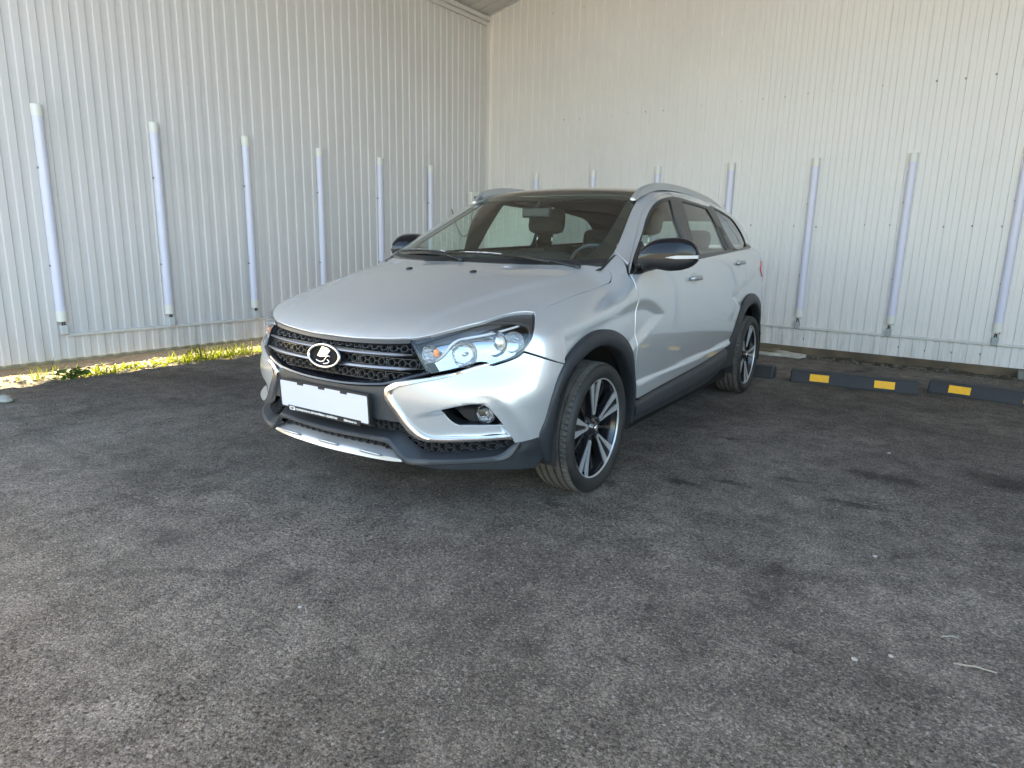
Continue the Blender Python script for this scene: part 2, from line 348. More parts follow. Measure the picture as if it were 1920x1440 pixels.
grid('soil_strip', np.arange(-5.7, 6, .05), np.concatenate([np.arange(7.2, 8.8, .04)]), lambda X, Y: -.035+(fbm(X*8, Y*8, 4, 13)-.5)*.05+.02*np.clip((Y-7.5)*4, 0, 1), brown, kind='structure')

# ---- white profiled sheet walls
def wallpaint(name, col, rough=.38):
    m = mat(name, col, rough, spec=.5, noise=(1.1,.035,6)); n = m.node_tree; L = n.links.new; b = n.nodes['Principled BSDF']
    # rain splash and dust caught along the foot of the sheets, faint runs above it
    src = b.inputs['Base Color'].links[0].from_socket; tc = n.nodes.new('ShaderNodeTexCoord'); sp = n.nodes.new('ShaderNodeSeparateXYZ'); L(tc.outputs['Object'], sp.inputs[0])
    mp = n.nodes.new('ShaderNodeMapping'); mp.inputs['Scale'].default_value = (14,14,1.2); L(tc.outputs['Object'], mp.inputs['Vector'])
    t = n.nodes.new('ShaderNodeTexNoise'); t.inputs['Scale'].default_value = 1; t.inputs['Detail'].default_value = 7; t.inputs['Roughness'].default_value = .7; L(mp.outputs[0], t.inputs['Vector'])
    h = n.nodes.new('ShaderNodeMapRange'); h.inputs['From Min'].default_value = .04; h.inputs['From Max'].default_value = .42; h.inputs['To Min'].default_value = .55; h.inputs['To Max'].default_value = .06; L(sp.outputs['Z'], h.inputs[0])
    c_ = n.nodes.new('ShaderNodeMapRange'); c_.inputs['From Min'].default_value = .46; c_.inputs['From Max'].default_value = .75; L(t.outputs['Fac'], c_.inputs[0])
    f_ = n.nodes.new('ShaderNodeMath'); f_.operation = 'MULTIPLY'; L(h.outputs[0], f_.inputs[0]); L(c_.outputs[0], f_.inputs[1])
    x = n.nodes.new('ShaderNodeMix'); x.data_type = 'RGBA'; L(f_.outputs[0], x.inputs[0]); L(src, x.inputs[6]); x.inputs[7].default_value = (.24,.20,.15,1); L(x.outputs[2], b.inputs['Base Color'])
    return m
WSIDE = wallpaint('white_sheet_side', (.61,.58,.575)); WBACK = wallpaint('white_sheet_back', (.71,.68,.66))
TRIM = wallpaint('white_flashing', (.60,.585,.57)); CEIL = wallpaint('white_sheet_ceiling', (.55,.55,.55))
def corrugated(name, a0, a1, put, h0, h1, m, depth=.009, pitch=.115, flat=.054, top=None):
    prof = []; s = (pitch-2*flat)/2; x = a0
    while x < a1:
        for dx, d in ((0,0),(flat,0),(flat+s,depth),(2*flat+s,depth),(pitch,0)):
            if x+dx <= a1+1e-6: prof.append((x+dx, d))
        x += pitch
    V = [];
    for x, d in prof: V += [put(x, h0, d), put(x, h1 if top is None else top(x), d)]
    F = []
    for i in range(len(prof)-1):
        if prof[i+1][0]-prof[i][0] > 1e-6: F.append((2*i, 2*i+2, 2*i+3, 2*i+1))
    return mesh_obj(name, V, F, m, **{})
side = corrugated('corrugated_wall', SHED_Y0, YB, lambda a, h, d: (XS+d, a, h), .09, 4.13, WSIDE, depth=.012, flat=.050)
tag(side, 'white corrugated metal side wall standing over the sunlit gravel strip on the left', 'wall')
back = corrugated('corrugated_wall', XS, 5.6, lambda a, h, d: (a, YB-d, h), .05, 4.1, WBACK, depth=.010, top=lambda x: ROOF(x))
tag(back, 'cream white ribbed metal back wall behind the parked car', 'wall')
mesh_obj('corner_strip', [(XS+.012,YB-.075,.06),(XS+.016,YB-.016,.06),(XS+.07,YB-.012,.06),(XS+.012,YB-.075,4.1),(XS+.016,YB-.016,4.1),(XS+.07,YB-.012,4.1)], [(0,1,4,3),(1,2,5,4)], TRIM, side)
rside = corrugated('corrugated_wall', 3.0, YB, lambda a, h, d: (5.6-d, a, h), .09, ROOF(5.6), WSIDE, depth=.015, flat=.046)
tag(rside, 'white corrugated metal wall closing the bay on the right, outside the photo', 'wall')
rl_ = MB(); rl_.box((XS-.03, (SHED_Y0+YB)/2, .078), (.04, YB-SHED_Y0-.1, .04)); rl_.build('bottom_rail', mat('green_grey_steel', (.12,.135,.125), .5, .3), side)
# screws on the sheets, shared mesh
sm = MB(); sm.lathe([(0,.004),(.004,.004),(.005,.002),(.0095,.0015),(.0105,0)], 10, lambda r, a, h: (h, r*math.cos(a), r*math.sin(a)))
scr0 = sm.build('screw', mat('grey_screw_heads', (.36,.36,.35), .35, .5), side, smooth=True)
def screws(parent, pts, rz, first=None):
    for i, p in enumerate(pts):
        if first is not None and i == 0: o = first
        else: o = scr0.copy(); COL.objects.link(o); o.parent = parent
        o.location = p; o.rotation_euler = (0, 0, rz)
P1 = [(XS+.0005, 1.55+.23*i+random.uniform(-.01,.01), z+random.uniform(-.012,.012)) for z in (.18, 1.42, 2.72) for i in range(27)]
screws(side, P1, 0, scr0)
P2 = [(-6.0+.23*i+random.uniform(-.01,.01), YB-.0005, z+random.uniform(-.012,.012)) for z in (.15, 1.36, 2.70, 4.02) for i in range(29) if not (z < 1 and i < 16)]
screws(back, P2[:98], -math.pi/2)
# ceiling: sheets with ribs running across, rising to the right
def ceiling():
    prof = []; y = SHED_Y0; pitch, flat, dep = .2, .16, .025; V = []; F = []
    while y < YB-.01:
        for dy, d in ((0,0),(flat,0),(flat+.01,dep),(pitch-.01,dep)): prof.append((min(y+dy, YB-.001), d))
        y += pitch
    for y, d in prof:
        for x in (XS-.25, 6.0): V.append((x, y, ROOF(x)+d))
    F = [(2*i, 2*i+1, 2*i+3, 2*i+2) for i in range(len(prof)-1)]
    return mesh_obj('shed_roof', V, F, CEIL)
ce = ceiling(); tag(ce, 'white ribbed metal ceiling sloping up from the side wall, seen at the top corner', 'roof')
fl = MB(); fl.box((XS+.045, (SHED_Y0+YB)/2, 4.105), (.075, YB-SHED_Y0-.06, .05)); fl.box((XS+.022, (SHED_Y0+YB)/2, 4.055), (.022, YB-SHED_Y0-.06, .05))
fl.build('eaves_flashing', TRIM, ce)
# dark kerb board outside, seen under the side wall
kb = MB(); kb.box((-6.95, 3.2, -.03), (.10, 11, .20)); 
tag(kb.build('kerb_board', mat('dark_green_grey_board', (.075,.085,.08), .7, noise=(6,.3,6))), 'low dark green-grey board lying behind the foot of the side wall', 'kerb')
# dark sill below the back wall
ks = MB(); ks.box((-.3, YB-.025, -.022), (11.6, .04, .15))
tag(ks.build('timber_sill', mat('weathered_brown_timber', (.13,.095,.06), .85, noise=(5,.4,8))), 'weathered brown timber sill in the soil under the back wall', 'beam')
cp = MB(); cp.box((.36, YB-.16, -.02), (.16, .14, .15), bev=.008)
tag(cp.build('concrete_block', mat('grey_concrete', (.20,.20,.18), .9, noise=(20,.3,6))), 'grey concrete block in the soil at the right end of the back wall', 'block')

# ---- tube lamps
DIFF = mat('lavender_diffuser', (.64,.635,.76), .30, spec=.5)
CAPM = mat('white_lamp_cap', (.70,.69,.65), .35); BOXM = mat('pale_grey_junction_box', (.52,.53,.53), .5); BOXD = mat('grey_junction_box', (.33,.35,.36), .5)
CLIPM = mat('grey_clip', (.3,.3,.32), .4, .3); DARK = mat('dark_cable', (.03,.03,.03), .6)
def tube_lamp(z0, z1, r=.038):
    t = empty('tube_lamp')
    def half(r_, z_a, z_b, n=14):
        V = []; F = []
        for z in (z_a, z_b):
            for j in range(n+1):
                a = math.pi*j/n; V.append((math.sin(a)*r_*.95+.012, math.cos(a)*r_, z))
        m_ = n+1; F = [(j, j+1, m_+j+1, m_+j) for j in range(n)]+[tuple(range(m_))[::-1], tuple(range(m_, 2*m_)), (0, m_, 2*m_-1, m_-1)]
        return V, F
    b = MB(); b.add(*half(r, z0+.085, z1-.085)); o = b.build('diffuser', DIFF, t); autosmooth(o)
    for a, b_ in ((z0, z0+.085), (z1-.085, z1)):
        q = MB(); q.add(*half(r+.003, a, b_)); autosmooth(q.build('end_cap', CAPM, t))
    for z in (z0+(z1-z0)*.27, z0+(z1-z0)*.72):
        q = MB(); q.box((.014, -r-.002, z), (.03, .006, .016)); q.build('mounting_clip', CLIPM, t)
    return t
words_side = ['leftmost', 'second from the left', 'third from the left', 'fourth from the left', 'fifth from the left', 'sixth from the left']
lampS = tube_lamp(.404, 2.077); lampB = None
def place_lamp(o, loc, rz): o.location = loc; o.rotation_euler = (0,0,rz)
for i in range(6):
    o = lampS if i == 0 else copy_tree(lampS)
    place_lamp(o, (XS+.009, 2.168+.8803*i, 0), 0)
    extra = ['nearest the left edge, beside the plant', 'above the bare gravel', 'just left of the car nose', 'ending behind the car bonnet', 'ending behind the bonnet near the far mirror', 'nearest the corner, behind the windscreen'][i]
    tag(o, f'unlit tube lamp on the side wall, {extra}', 'lamp', 'tube lamps standing on the two walls')
for i in range(7):
    o = copy_tree(lampS)
    place_lamp(o, (-5.271+.8908*i, YB-.006, -.023), -math.pi/2)
    extra = ['its top just right of the room corner', 'top above left half of car roof', 'top above right half of car roof', 'rising behind the car rear quarter window', 'first one clear to the right of the car', 'above the first yellow-marked wheel stop', 'cut by the right edge of the photo'][i]
    tag(o, f'unlit tube lamp on the back wall, {extra}', 'lamp', 'tube lamps standing on the two walls')
def jbox(m, cab=True):
    t = MB(); t.box((.022, 0, .335), (.044, .052, .075), bev=.004); o = t.build('junction_box', m)
    q = MB(); q.tube([(.02, -.008, .37), (.022, -.006, .39), (.024, -.004, .408)], .006, 8); q.tube([(.02, .010, .37), (.022, .010, .385), (.024, .008, .406)], .005, 8)
    q.build('cable_gland', DARK, o); return o
j0 = jbox(BOXM)
for i in range(4):
    o = j0 if i == 0 else copy_tree(j0); o.location = (XS+.009, 2.172+.8803*i, 0)
    tag(o, 'pale junction box under the %s lamp of the side wall' % words_side[i].replace(' from the left', ''), 'junction box', 'junction boxes under the wall lamps')
j1 = jbox(BOXD)
for k, i in enumerate((4, 5, 6)):
    o = j1 if k == 0 else copy_tree(j1); o.location = (-5.271+.8908*i-.006, YB-.006, -.042); o.rotation_euler = (0, 0, -math.pi/2)
    tag(o, 'grey junction box on the back wall under the %s' % ['lamp just right of the car', 'lamp above the first yellow-marked wheel stop', 'lamp at the right edge'][k], 'junction box', 'junction boxes under the wall lamps')
def duct(a, b, fixed, side_):
    q = MB()
    if side_: q.box((fixed+.009+.011, (a+b)/2, .288), (.022, b-a, .026), bev=.003)
    else: q.box(((a+b)/2, fixed-.006-.011, .262), (b-a, .022, .026), bev=.003)
    return q.build('cable_duct', TRIM)
tag(duct(2.20, 7.7, XS, True), 'thin white cable duct running along the foot of the side wall', 'cable duct', 'cable ducts low on the walls')
tag(duct(-5.9, 3.2, YB, False), 'thin white cable duct running along the foot of the back wall', 'cable duct', 'cable ducts low on the walls')
# switch box in the corner and the cables hanging under it
eb = empty('switch_box', (XS+.009, 7.36, 1.62)); tag(eb, 'white electric switch box beside the corner, just over the windscreen', 'switch box')
q = MB(); q.box((.04, .15, .08), (.08, .34, .21), bev=.008); q.build('box_body', CAPM, eb)
q = MB(); q.box((.083, .06, .085), (.008, .05, .085), bev=.002); q.build('switch', MT['gloss'], eb)
q = MB(); q.box((.084, .22, .09), (.006, .10, .12), bev=.002); q.build('cover', BOXM, eb)
def wob(p0, p1, sag, n=14, seed=0):
    r_ = random.Random(seed); P = []
    for i in range(n+1):
        t = i/n; P.append(Vector(p0).lerp(Vector(p1), t)+Vector((r_.uniform(0,.01), r_.uniform(-.012,.012), -sag*math.sin(math.pi*t))))
    return P
q = MB(); q.tube(wob((XS+.03, 6.98, 1.55), (XS+.03, 7.40, 1.30), .22, 16, 3), .006, 7)
tag(q.build('hanging_cable', DARK, smooth=True), 'dark loop of cable hanging on the side wall, seen through the windscreen', 'cable', 'cables hanging near the corner')
q = MB(); q.tube(wob((XS+.03, 7.42, 1.62), (XS+.03, 7.36, 1.02), 0, 12, 5), .005, 7)
tag(q.build('hanging_cable', DARK, smooth=True), 'dark straight cable hanging down the side wall beside the corner', 'cable', 'cables hanging near the corner')

# ---- wheel stops
STOPM = mat('weathered_black_rubber_stop', (.026,.026,.028), .66, noise=(12,.25,6), bump=(200,.4,.002)); YEL = mat('yellow_reflective_patch', (.85,.43,.002), .5, noise=(40,.06,3))
def stop(cx_, cy_, L_, rz, patches):
    t = empty('wheel_stop', (cx_, cy_, 0), rz)
    prof = [(-.085,.0),(-.085,.012),(-.052,.095),(-.044,.103),(.044,.103),(.052,.095),(.085,.012),(.085,0)]
    V = []; F = []; xs_ = [-L_/2, -L_/2+.012, L_/2-.012, L_/2]; m_ = len(prof)
    for i, x in enumerate(xs_):
        k = .93 if i in (0, 3) else 1
        V += [(x, a*k, b*k) for a, b in prof]
    F = [(i*m_+j, (i+1)*m_+j, (i+1)*m_+j+1, i*m_+j+1) for i in range(3) for j in range(m_-1)]+[tuple(range(m_)), tuple(range(3*m_, 4*m_))[::-1]]
    q = MB(); q.add(V, F); q.build('rubber_body', STOPM, t)
    for px_ in patches:
        q = MB(); hw = .073
        def P(x, s): return (x, -.085+.033*s-.0035, .012+.083*s+.0014)
        q.add([P(px_-hw, .14), P(px_+hw, .14), P(px_+hw, .82), P(px_-hw, .82)], [(0,1,2,3)]); q.build('reflector_patch', YEL, t)
    return t
W3 = 'wheel stops laid in a row before the back wall'
t = stop(-.853, 6.0, .94, R(8.4), (-.245, .235)); tag(t, 'black rubber wheel stop with two yellow patches, right behind the car', 'wheel stop', W3)
t = stop(.14, 6.19, .92, R(-7.5), (-.245, .235)); tag(t, 'black wheel stop with a yellow patch, cut by the right edge of the photo', 'wheel stop', W3)
t = stop(-1.93, 5.93, .94, R(2), ()); tag(t, 'plain black wheel stop half hidden behind the rear wheel', 'wheel stop', W3)

# ---- debris and stones
def blob(c_, s_, seed=0, n=2):
    r_ = random.Random(seed); bm = bmesh.new(); bmesh.ops.create_icosphere(bm, subdivisions=n, radius=1)
    ph = [r_.uniform(0, 6) for _ in range(6)]
    V = []
    for v in bm.verts:
        k = 1+.18*math.sin(3*v.co.x+ph[0])+.15*math.sin(4*v.co.y+ph[1])+.12*math.sin(5*v.co.z+ph[2]); V.append(Vector((v.co.x*s_[0]*k, v.co.y*s_[1]*k, v.co.z*s_[2]*k))+Vector(c_))
    F = [tuple(v.index for v in f.verts) for f in bm.faces]; bm.free(); return V, F
q = MB(); q.prism([(-.27,-.10),(-.05,-.15),(.10,-.11),(.24,-.13),(.28,.02),(.13,.06),(.05,.14),(-.26,.12)], lambda u, v, h: (u-1.78, v+7.30, h), .004, .034)
q.build('broken_board', mat('chalky_white_board', (.48,.45,.38), .85, noise=(18,.2,6)), label='broken pale board lying on the soil behind the rear wheel', cat='debris')
q = MB(); q.prism([(-.16,-.06),(.13,-.07),(.16,.05),(-.14,.07)], lambda u, v, h: (u-1.93, v+7.28, h+.1*u), .038, .056)
q.build('wood_scrap', mat('brown_wood_scrap', (.16,.12,.07), .8, noise=(12,.3,6)), label='small brown wood scrap lying on the broken pale board', cat='debris')
q = MB(); q.add(*blob((-5.27, 1.45, .012), (.10, .06, .022), 4)); o = q.build('flat_stone', mat('pale_stone', (.36,.35,.31), .9, noise=(30,.3,5)), smooth=True)
tag(o, 'pale flat stone on the asphalt at the left edge of the photo', 'stone')
PB = mat('white_pebble', (.42,.40,.37), .85)
pbl = [(-.35,4.09,.011,'white pebble on the asphalt ahead of the first yellow-marked wheel stop'),(-4.05,3.27,.009,'pale pebble on the dark asphalt between the gravel strip and the car nose'),(-.22,2.61,.010,'pale pebble on the open asphalt well right of the front wheel'),(-.17,1.87,.010,'white pebble at the lower right, left one of a close pair'),(-.09,1.95,.009,'pale pebble at the lower right, right one of a close pair'),(-1.58,1.10,.008,'tiny pale pebble on the bottom asphalt below the number plate')]
for i, (x, y, s_, lb) in enumerate(pbl):
    q = MB(); q.add(*blob((x, y, s_*.4), (s_*.85, s_*.65, s_*.5), 20+i, 1)); tag(q.build('pebble', PB, smooth=True), lb, 'pebble', 'loose pebbles on the asphalt')
DRY = mat('dry_straw', (.30,.27,.22), .8)
for i, (x, y, L_, a, lb) in enumerate([(.10,2.03,.10,.25,'longer dry twig lying near the right edge of the asphalt'),(.035,2.16,.05,.6,'shorter dry twig lying just above the longer one on the right')]):
    q = MB(); q.tube([(x-L_/2*math.cos(a), y-L_/2*math.sin(a), .005), (x, y, .009), (x+L_/2*math.cos(a), y+L_/2*math.sin(a), .004)], .0022, 6); tag(q.build('twig', DRY), lb, 'twig', 'dry twigs on the asphalt')
# loose grit: nobody could count it
def grit(name, n, xr, yr, zf, smin_, smax_, m, label, seed, cat='gravel'):
    r_ = np.random.default_rng(seed); V = []; F = []
    t = (1+5**.5)/2; ico = np.array([(-1,t,0),(1,t,0),(-1,-t,0),(1,-t,0),(0,-1,t),(0,1,t),(0,-1,-t),(0,1,-t),(t,0,-1),(t,0,1),(-t,0,-1),(-t,0,1)])/1.9
    IF = [(0,11,5),(0,5,1),(0,1,7),(0,7,10),(0,10,11),(1,5,9),(5,11,4),(11,10,2),(10,7,6),(7,1,8),(3,9,4),(3,4,2),(3,2,6),(3,6,8),(3,8,9),(4,9,5),(2,4,11),(6,2,10),(8,6,7),(9,8,1)]
    for i in range(n):
        x, y = r_.uniform(*xr), r_.uniform(*yr); s_ = smin_+(smax_-smin_)*r_.random()**3
        k = ico*(1+r_.uniform(-.25,.25,(12,3)))*np.array([s_*r_.uniform(.8,1.5), s_*r_.uniform(.8,1.4), s_*r_.uniform(.5,.9)])
        a = r_.uniform(0, 6.3); c_, s2 = math.cos(a), math.sin(a); k = np.stack([k[:,0]*c_-k[:,1]*s2, k[:,0]*s2+k[:,1]*c_, k[:,2]], 1)
        b = len(V); V += list(k+np.array([x, y, zf(x, y)+s_*.3])); F += [(a_+b, b_+b, c2+b) for a_, b_, c2 in IF]
    o = mesh_obj(name, V, F, m, kind='stuff'); o['label'] = label; o['category'] = cat; return o
grit('gravel_stones', 2600, (-6.42, EDGE+.03), (1.2, 5.6), lambda x, y: -.048+float(fbm(np.array(x*9), np.array(y*9), 4, 11)-.5)*.035, .003, .016, mat('mixed_pale_stones', (.30,.24,.15), .9, noise=(25,.5,3)), 'loose pale gravel lying along the foot of the side wall', 1)
grit('soil_stones', 2600, (-2.3, .7), (7.27, 7.8), lambda x, y: -.035+float(fbm(np.array(x*8), np.array(y*8), 4, 13)-.5)*.05, .004, .024, mat('mixed_dark_stones', (.11,.095,.075), .9, noise=(25,.6,3)), 'dark rubble and stones along the foot of the back wall', 2)
grit('asphalt_grit', 900, (-5.4, .6), (.6, 6.5), lambda x, y: 0, .0012, .0036, mat('pale_grit', (.34,.33,.31), .9, noise=(60,.5,2)), 'fine pale grit scattered over the asphalt', 3, 'grit')

# ---- weeds in the gravel strip
def leafmat(name, c_):
    m = mat(name, c_, .55, spec=.3, noise=(30,.25,3)); b = m.node_tree.nodes['Principled BSDF']
    b.inputs['Subsurface Weight'].default_value = 0
    n = m.node_tree; tr = n.nodes.new('ShaderNodeBsdfTranslucent'); tr.inputs[0].default_value = (c_[0]*1.6, c_[1]*1.5, c_[2]*.8, 1)
    mx = n.nodes.new('ShaderNodeMixShader'); mx.inputs[0].default_value = .35; out = n.nodes['Material Output']
    n.links.new(b.outputs[0], mx.inputs[1]); n.links.new(tr.outputs[0], mx.inputs[2]); n.links.new(mx.outputs[0], out.inputs[0]); return m
GR = leafmat('fresh_grass', (.13,.16,.02)); LF = leafmat('broad_leaf', (.05,.11,.015))
def blades(cx_, cy_, n, h, spread, m, seed, wd=.004, lean=.6, arch=1.0):
    r_ = random.Random(seed); q = MB()
    for i in range(n):
        a = r_.uniform(0, 6.28); hh = h*r_.uniform(.45, 1.1); bx, by = cx_+r_.gauss(0, spread), cy_+r_.gauss(0, spread*1.6); ln = r_.uniform(.2, 1)*lean*hh; V = []; K = 6
        for k in range(K+1):
            t_ = k/K; px_ = bx+math.cos(a)*ln*t_**1.6; py_ = by+math.sin(a)*ln*t_**1.6; pz = -.05+hh*(t_-arch*.38*t_*t_)
            w_ = wd*(1-t_)**.7+.0004; V += [(px_-math.sin(a)*w_, py_+math.cos(a)*w_, pz), (px_+math.sin(a)*w_, py_-math.cos(a)*w_, pz)]
        q.add(V, [(2*k, 2*k+1, 2*k+3, 2*k+2) for k in range(K)])
    return q
def leafy(cx_, cy_, seed, n=26, h=.16):
    r_ = random.Random(seed); q = MB()
    for i in range(n):
        a = r_.uniform(0, 6.28); d = r_.uniform(.01, .10); z = -.04+h*r_.random()**.8; L_ = r_.uniform(.03,.065); w_ = L_*.42; tl = r_.uniform(-.4,.7)
        c0 = Vector((cx_+math.cos(a)*d, cy_+math.sin(a)*d*1.3, z)); dr = Vector((math.cos(a), math.sin(a), tl)).normalized(); sd = Vector((-math.sin(a), math.cos(a), r_.uniform(-.4,.4))).normalized(); nn = dr.cross(sd)
        ring = [(0,0),(.25,.8),(.55,1),(.8,.6),(1,0),(.8,-.6),(.55,-1),(.25,-.8)]
        V = [c0+dr*L_*u+sd*w_*v-nn*L_*.25*u*u+nn*w_*.2*abs(v) for u, v in ring]+[c0+dr*L_*.5-nn*L_*.06]
        q.add(V, [(j, (j+1) % 8, 8) for j in range(8)])
        q.tube([(cx_, cy_, -.05), (c0+Vector((cx_, cy_, z)))/2-Vector((0,0,.01)), c0], .0016, 5)
    return q
wd = [('weed_plant', leafy(-5.98, 2.12, 5, 80, .07), LF, 'leafy dark green weed in the gravel, under the leftmost lamp', 'weed'),
      ('grass_tuft', blades(-6.10, 1.98, 40, .32, .05, GR, 6, .0028, 1.3), GR, 'thin arching grass just left of the leafy weed', 'grass tuft'),
      ('grass_tuft', blades(-6.0, 2.36, 70, .13, .06, GR, 7, .007), GR, 'short yellow-green grass just right of the leafy weed', 'grass tuft'),
      ('grass_tuft', blades(-6.10, 2.62, 46, .10, .05, GR, 8, .006), GR, 'small sparse grass tuft below the second lamp', 'grass tuft'),
      ('grass_tuft', blades(-6.08, 3.20, 90, .24, .06, GR, 9, .006, .9), GR, 'thick broad-bladed grass tuft midway along the gravel strip', 'grass tuft'),
      ('grass_tuft', blades(-6.05, 3.46, 90, .21, .07, GR, 10, .004, 1.0), GR, 'bushy grass tuft between the thick tuft and the car nose', 'grass tuft'),
      ('grass_tuft', blades(-6.10, 3.74, 70, .20, .06, GR, 11, .004, 1.0), GR, 'wispy grass tuft nearest the car nose', 'grass tuft')]
for nme, q, m_, lb, ct in wd: tag(q.build(nme, m_, smooth=True), lb, ct, 'weeds in the gravel strip' if ct != 'weed' else None)
o = blades(-6.1, 3.3, 260, .05, .10, GR, 12, .005); o.V = [(x, 2.3+(y-3.3)*3.2+1, z) for x, y, z in o.V]
t = o.build('ground_cover', GR, kind='stuff'); t['label'] = 'low green weeds creeping over the gravel strip'; t['category'] = 'ground cover'
# ================================================================== car body surface (metres; x forward from the front axle, y left, z up)
class Spl:
    """natural cubic spline, linear extrapolation"""
    def __init__(s,pts):
        a=np.array(sorted(pts),float);s.x=x=a[:,0];s.y=y=a[:,1];n=len(x)
        h=np.diff(x);A=np.eye(n);b=np.zeros(n)
        for i in range(1,n-1):
            A[i,i-1]=h[i-1];A[i,i]=2*(h[i-1]+h[i]);A[i,i+1]=h[i];b[i]=6*((y[i+1]-y[i])/h[i]-(y[i]-y[i-1])/h[i-1])
        s.m=np.linalg.solve(A,b);s.h=h
        s.d0=(y[1]-y[0])/h[0]-h[0]*(s.m[1])/6; s.d1=(y[-1]-y[-2])/h[-1]+h[-1]*s.m[-2]/6
    def __call__(s,t):
        t=np.asarray(t,float);i=np.clip(np.searchsorted(s.x,t)-1,0,len(s.x)-2)
        tc=np.clip(t,s.x[0],s.x[-1]);x0=s.x[i];h=s.h[i];a=(x0+h-tc)/h;b=(tc-x0)/h
        r=a*s.y[i]+b*s.y[i+1]+((a**3-a)*s.m[i]+(b**3-b)*s.m[i+1])*h*h/6
        return r+np.where(t<s.x[0],(t-s.x[0])*s.d0,0)+np.where(t>s.x[-1],(t-s.x[-1])*s.d1,0)
def smax(a,b,k): return .5*(a+b+np.sqrt((a-b)**2+k*k))
def smin(a,b,k): return .5*(a+b-np.sqrt((a-b)**2+k*k))
Wx=Spl([(.85,.78),(.5,.846),(0,.872),(-.5,.880),(-1.3,.884),(-2,.878),(-2.635,.860),(-3.1,.825),(-3.57,.75)])
Wz=Spl([(.15,-.055),(.35,-.028),(.5,-.010),(.65,0),(.8,-.003),(.9,-.012),(1.0,-.028),(1.1,-.055),(1.25,-.12)])
Fy=Spl([(0,0),(.2,-.006),(.35,-.024),(.5,-.066),(.65,-.155),(.8,-.30),(.9,-.43)])
Fz=Spl([(.15,.79),(.22,.815),(.30,.826),(.36,.826),(.47,.832),(.56,.835),(.65,.826),(.75,.812),(.85,.79)])
Ey=Spl([(0,0),(.36,0),(.45,.007),(.55,.030),(.65,.052),(.75,.062),(.9,.05)])
Hx=Spl([(.9,.66),(.8,.735),(.7,.80),(.55,.857),(.3,.925),(.1,.975),(-.1,1.012),(-.3,1.04),(-.6,1.07)])
Hy=Spl([(-.05,0),(0,0),(.3,-.008),(.5,-.018),(.65,-.045),(.78,-.10),(.9,-.2)])
Gz=Spl([(.85,-.02),(.95,-.006),(1.0,-.002),(1.1,-.04),(1.2,-.083),(1.3,-.129),(1.4,-.178),(1.5,-.235)])
Gx=Spl([(0,.77),(-.3,.80),(-1,.838),(-1.8,.83),(-2.5,.79),(-3,.735),(-3.4,.68)])
Rx=Spl([(-.6,1.38),(-.9,1.435),(-1.2,1.472),(-1.6,1.490),(-2.2,1.472),(-2.8,1.424),(-3.3,1.36)])
Ry=Spl([(-.05,0),(0,0),(.3,-.008),(.5,-.022),(.65,-.043),(.8,-.09)])
Tz=Spl([(.2,3.50),(.4,3.55),(.7,3.565),(.9,3.55),(1.05,3.50),(1.2,3.40),(1.38,3.23),(1.5,3.1)])
Ty=Spl([(0,0),(.4,-.02),(.6,-.06),(.75,-.14),(.9,-.28)])
Bx=Spl([(0,1.02),(-.5,1.062),(-1.2,1.09),(-2.2,1.135),(-3.0,1.15),(-3.4,1.15)])
def f_lower(x,y,z):
    y=abs(y)
    side=y-Wx(x)-Wz(z)
    q=np.clip((z-.50)/.22,0,1);q=q*q*(3-2*q)
    fr=x-Fz(z)-Fy(y)+q*Ey(y)
    re=-x-Tz(z)-Ty(y)
    s=smax(side,fr,.10); s=smax(s,re,.10)
    # hood for front; belt plane for the rest
    w=np.clip((-.12-x)/.38,0,1);w=w*w*(3-2*w)
    H=(Hx(x)+Hy(y))*(1-w)+w*Bx(x)
    top=z-H
    return smax(s,top*.95,.055-.027*np.clip((x-.3)/.3,0,1))
def f_upper(x,y,z):
    y=abs(y)
    side=(y-Gx(x)-Gz(z))*.91
    ws=(x+.38*y*y)*.4366+z*.8997-.872
    roof=z-Rx(x)-Ry(y)
    re=(-x-Tz(z)-Ty(y))*.9
    r=smax(smax(smax(ws,roof,.02),side,.035),.88-z,.01)
    return smax(r,re,.04)
def f(x,y,z):
    a=f_lower(x,y,z);b=f_upper(x,y,z)
    # behind the cowl the lower body is closed at the belt by the greenhouse
    return smin(a,b,.012)
def grad(x,y,z,F=None,e=1e-3):
    F=F or f
    g=np.stack([F(x+e,y,z)-F(x-e,y,z),F(x,y+e,z)-F(x,y-e,z),F(x,y,z+e)-F(x,y,z-e)],-1)
    return g/np.linalg.norm(g,axis=-1,keepdims=True)
def cast(O,D,t0,t1,F=None,n=90,inside=False):
    """first sign change along O+tD, t in [t0,t1]; D need not be unit. Returns t (nan if none)"""
    F=F or f
    O=np.broadcast_to(np.asarray(O,float),D.shape)
    ts=np.linspace(t0,t1,n)
    lo=np.full(len(D),np.nan);hi=lo.copy()
    prev=F(*(O+D*t0).T);
    for a,b in zip(ts[:-1],ts[1:]):
        cur=F(*(O+D*b).T)
        hit=np.isnan(lo)&((prev<0)!=(cur<0))
        lo[hit]=a;hi[hit]=b;prev=cur
    ok=~np.isnan(lo);l=np.where(ok,lo,t0);h=np.where(ok,hi,t0);s0=F(*(O+D*l[:,None]).T)<0
    for _ in range(28):
        m=.5*(l+h);sm=F(*(O+D*m[:,None]).T)<0
        same=sm==s0;l=np.where(same,m,l);h=np.where(same,h,m)
    return np.where(ok,.5*(l+h),np.nan)

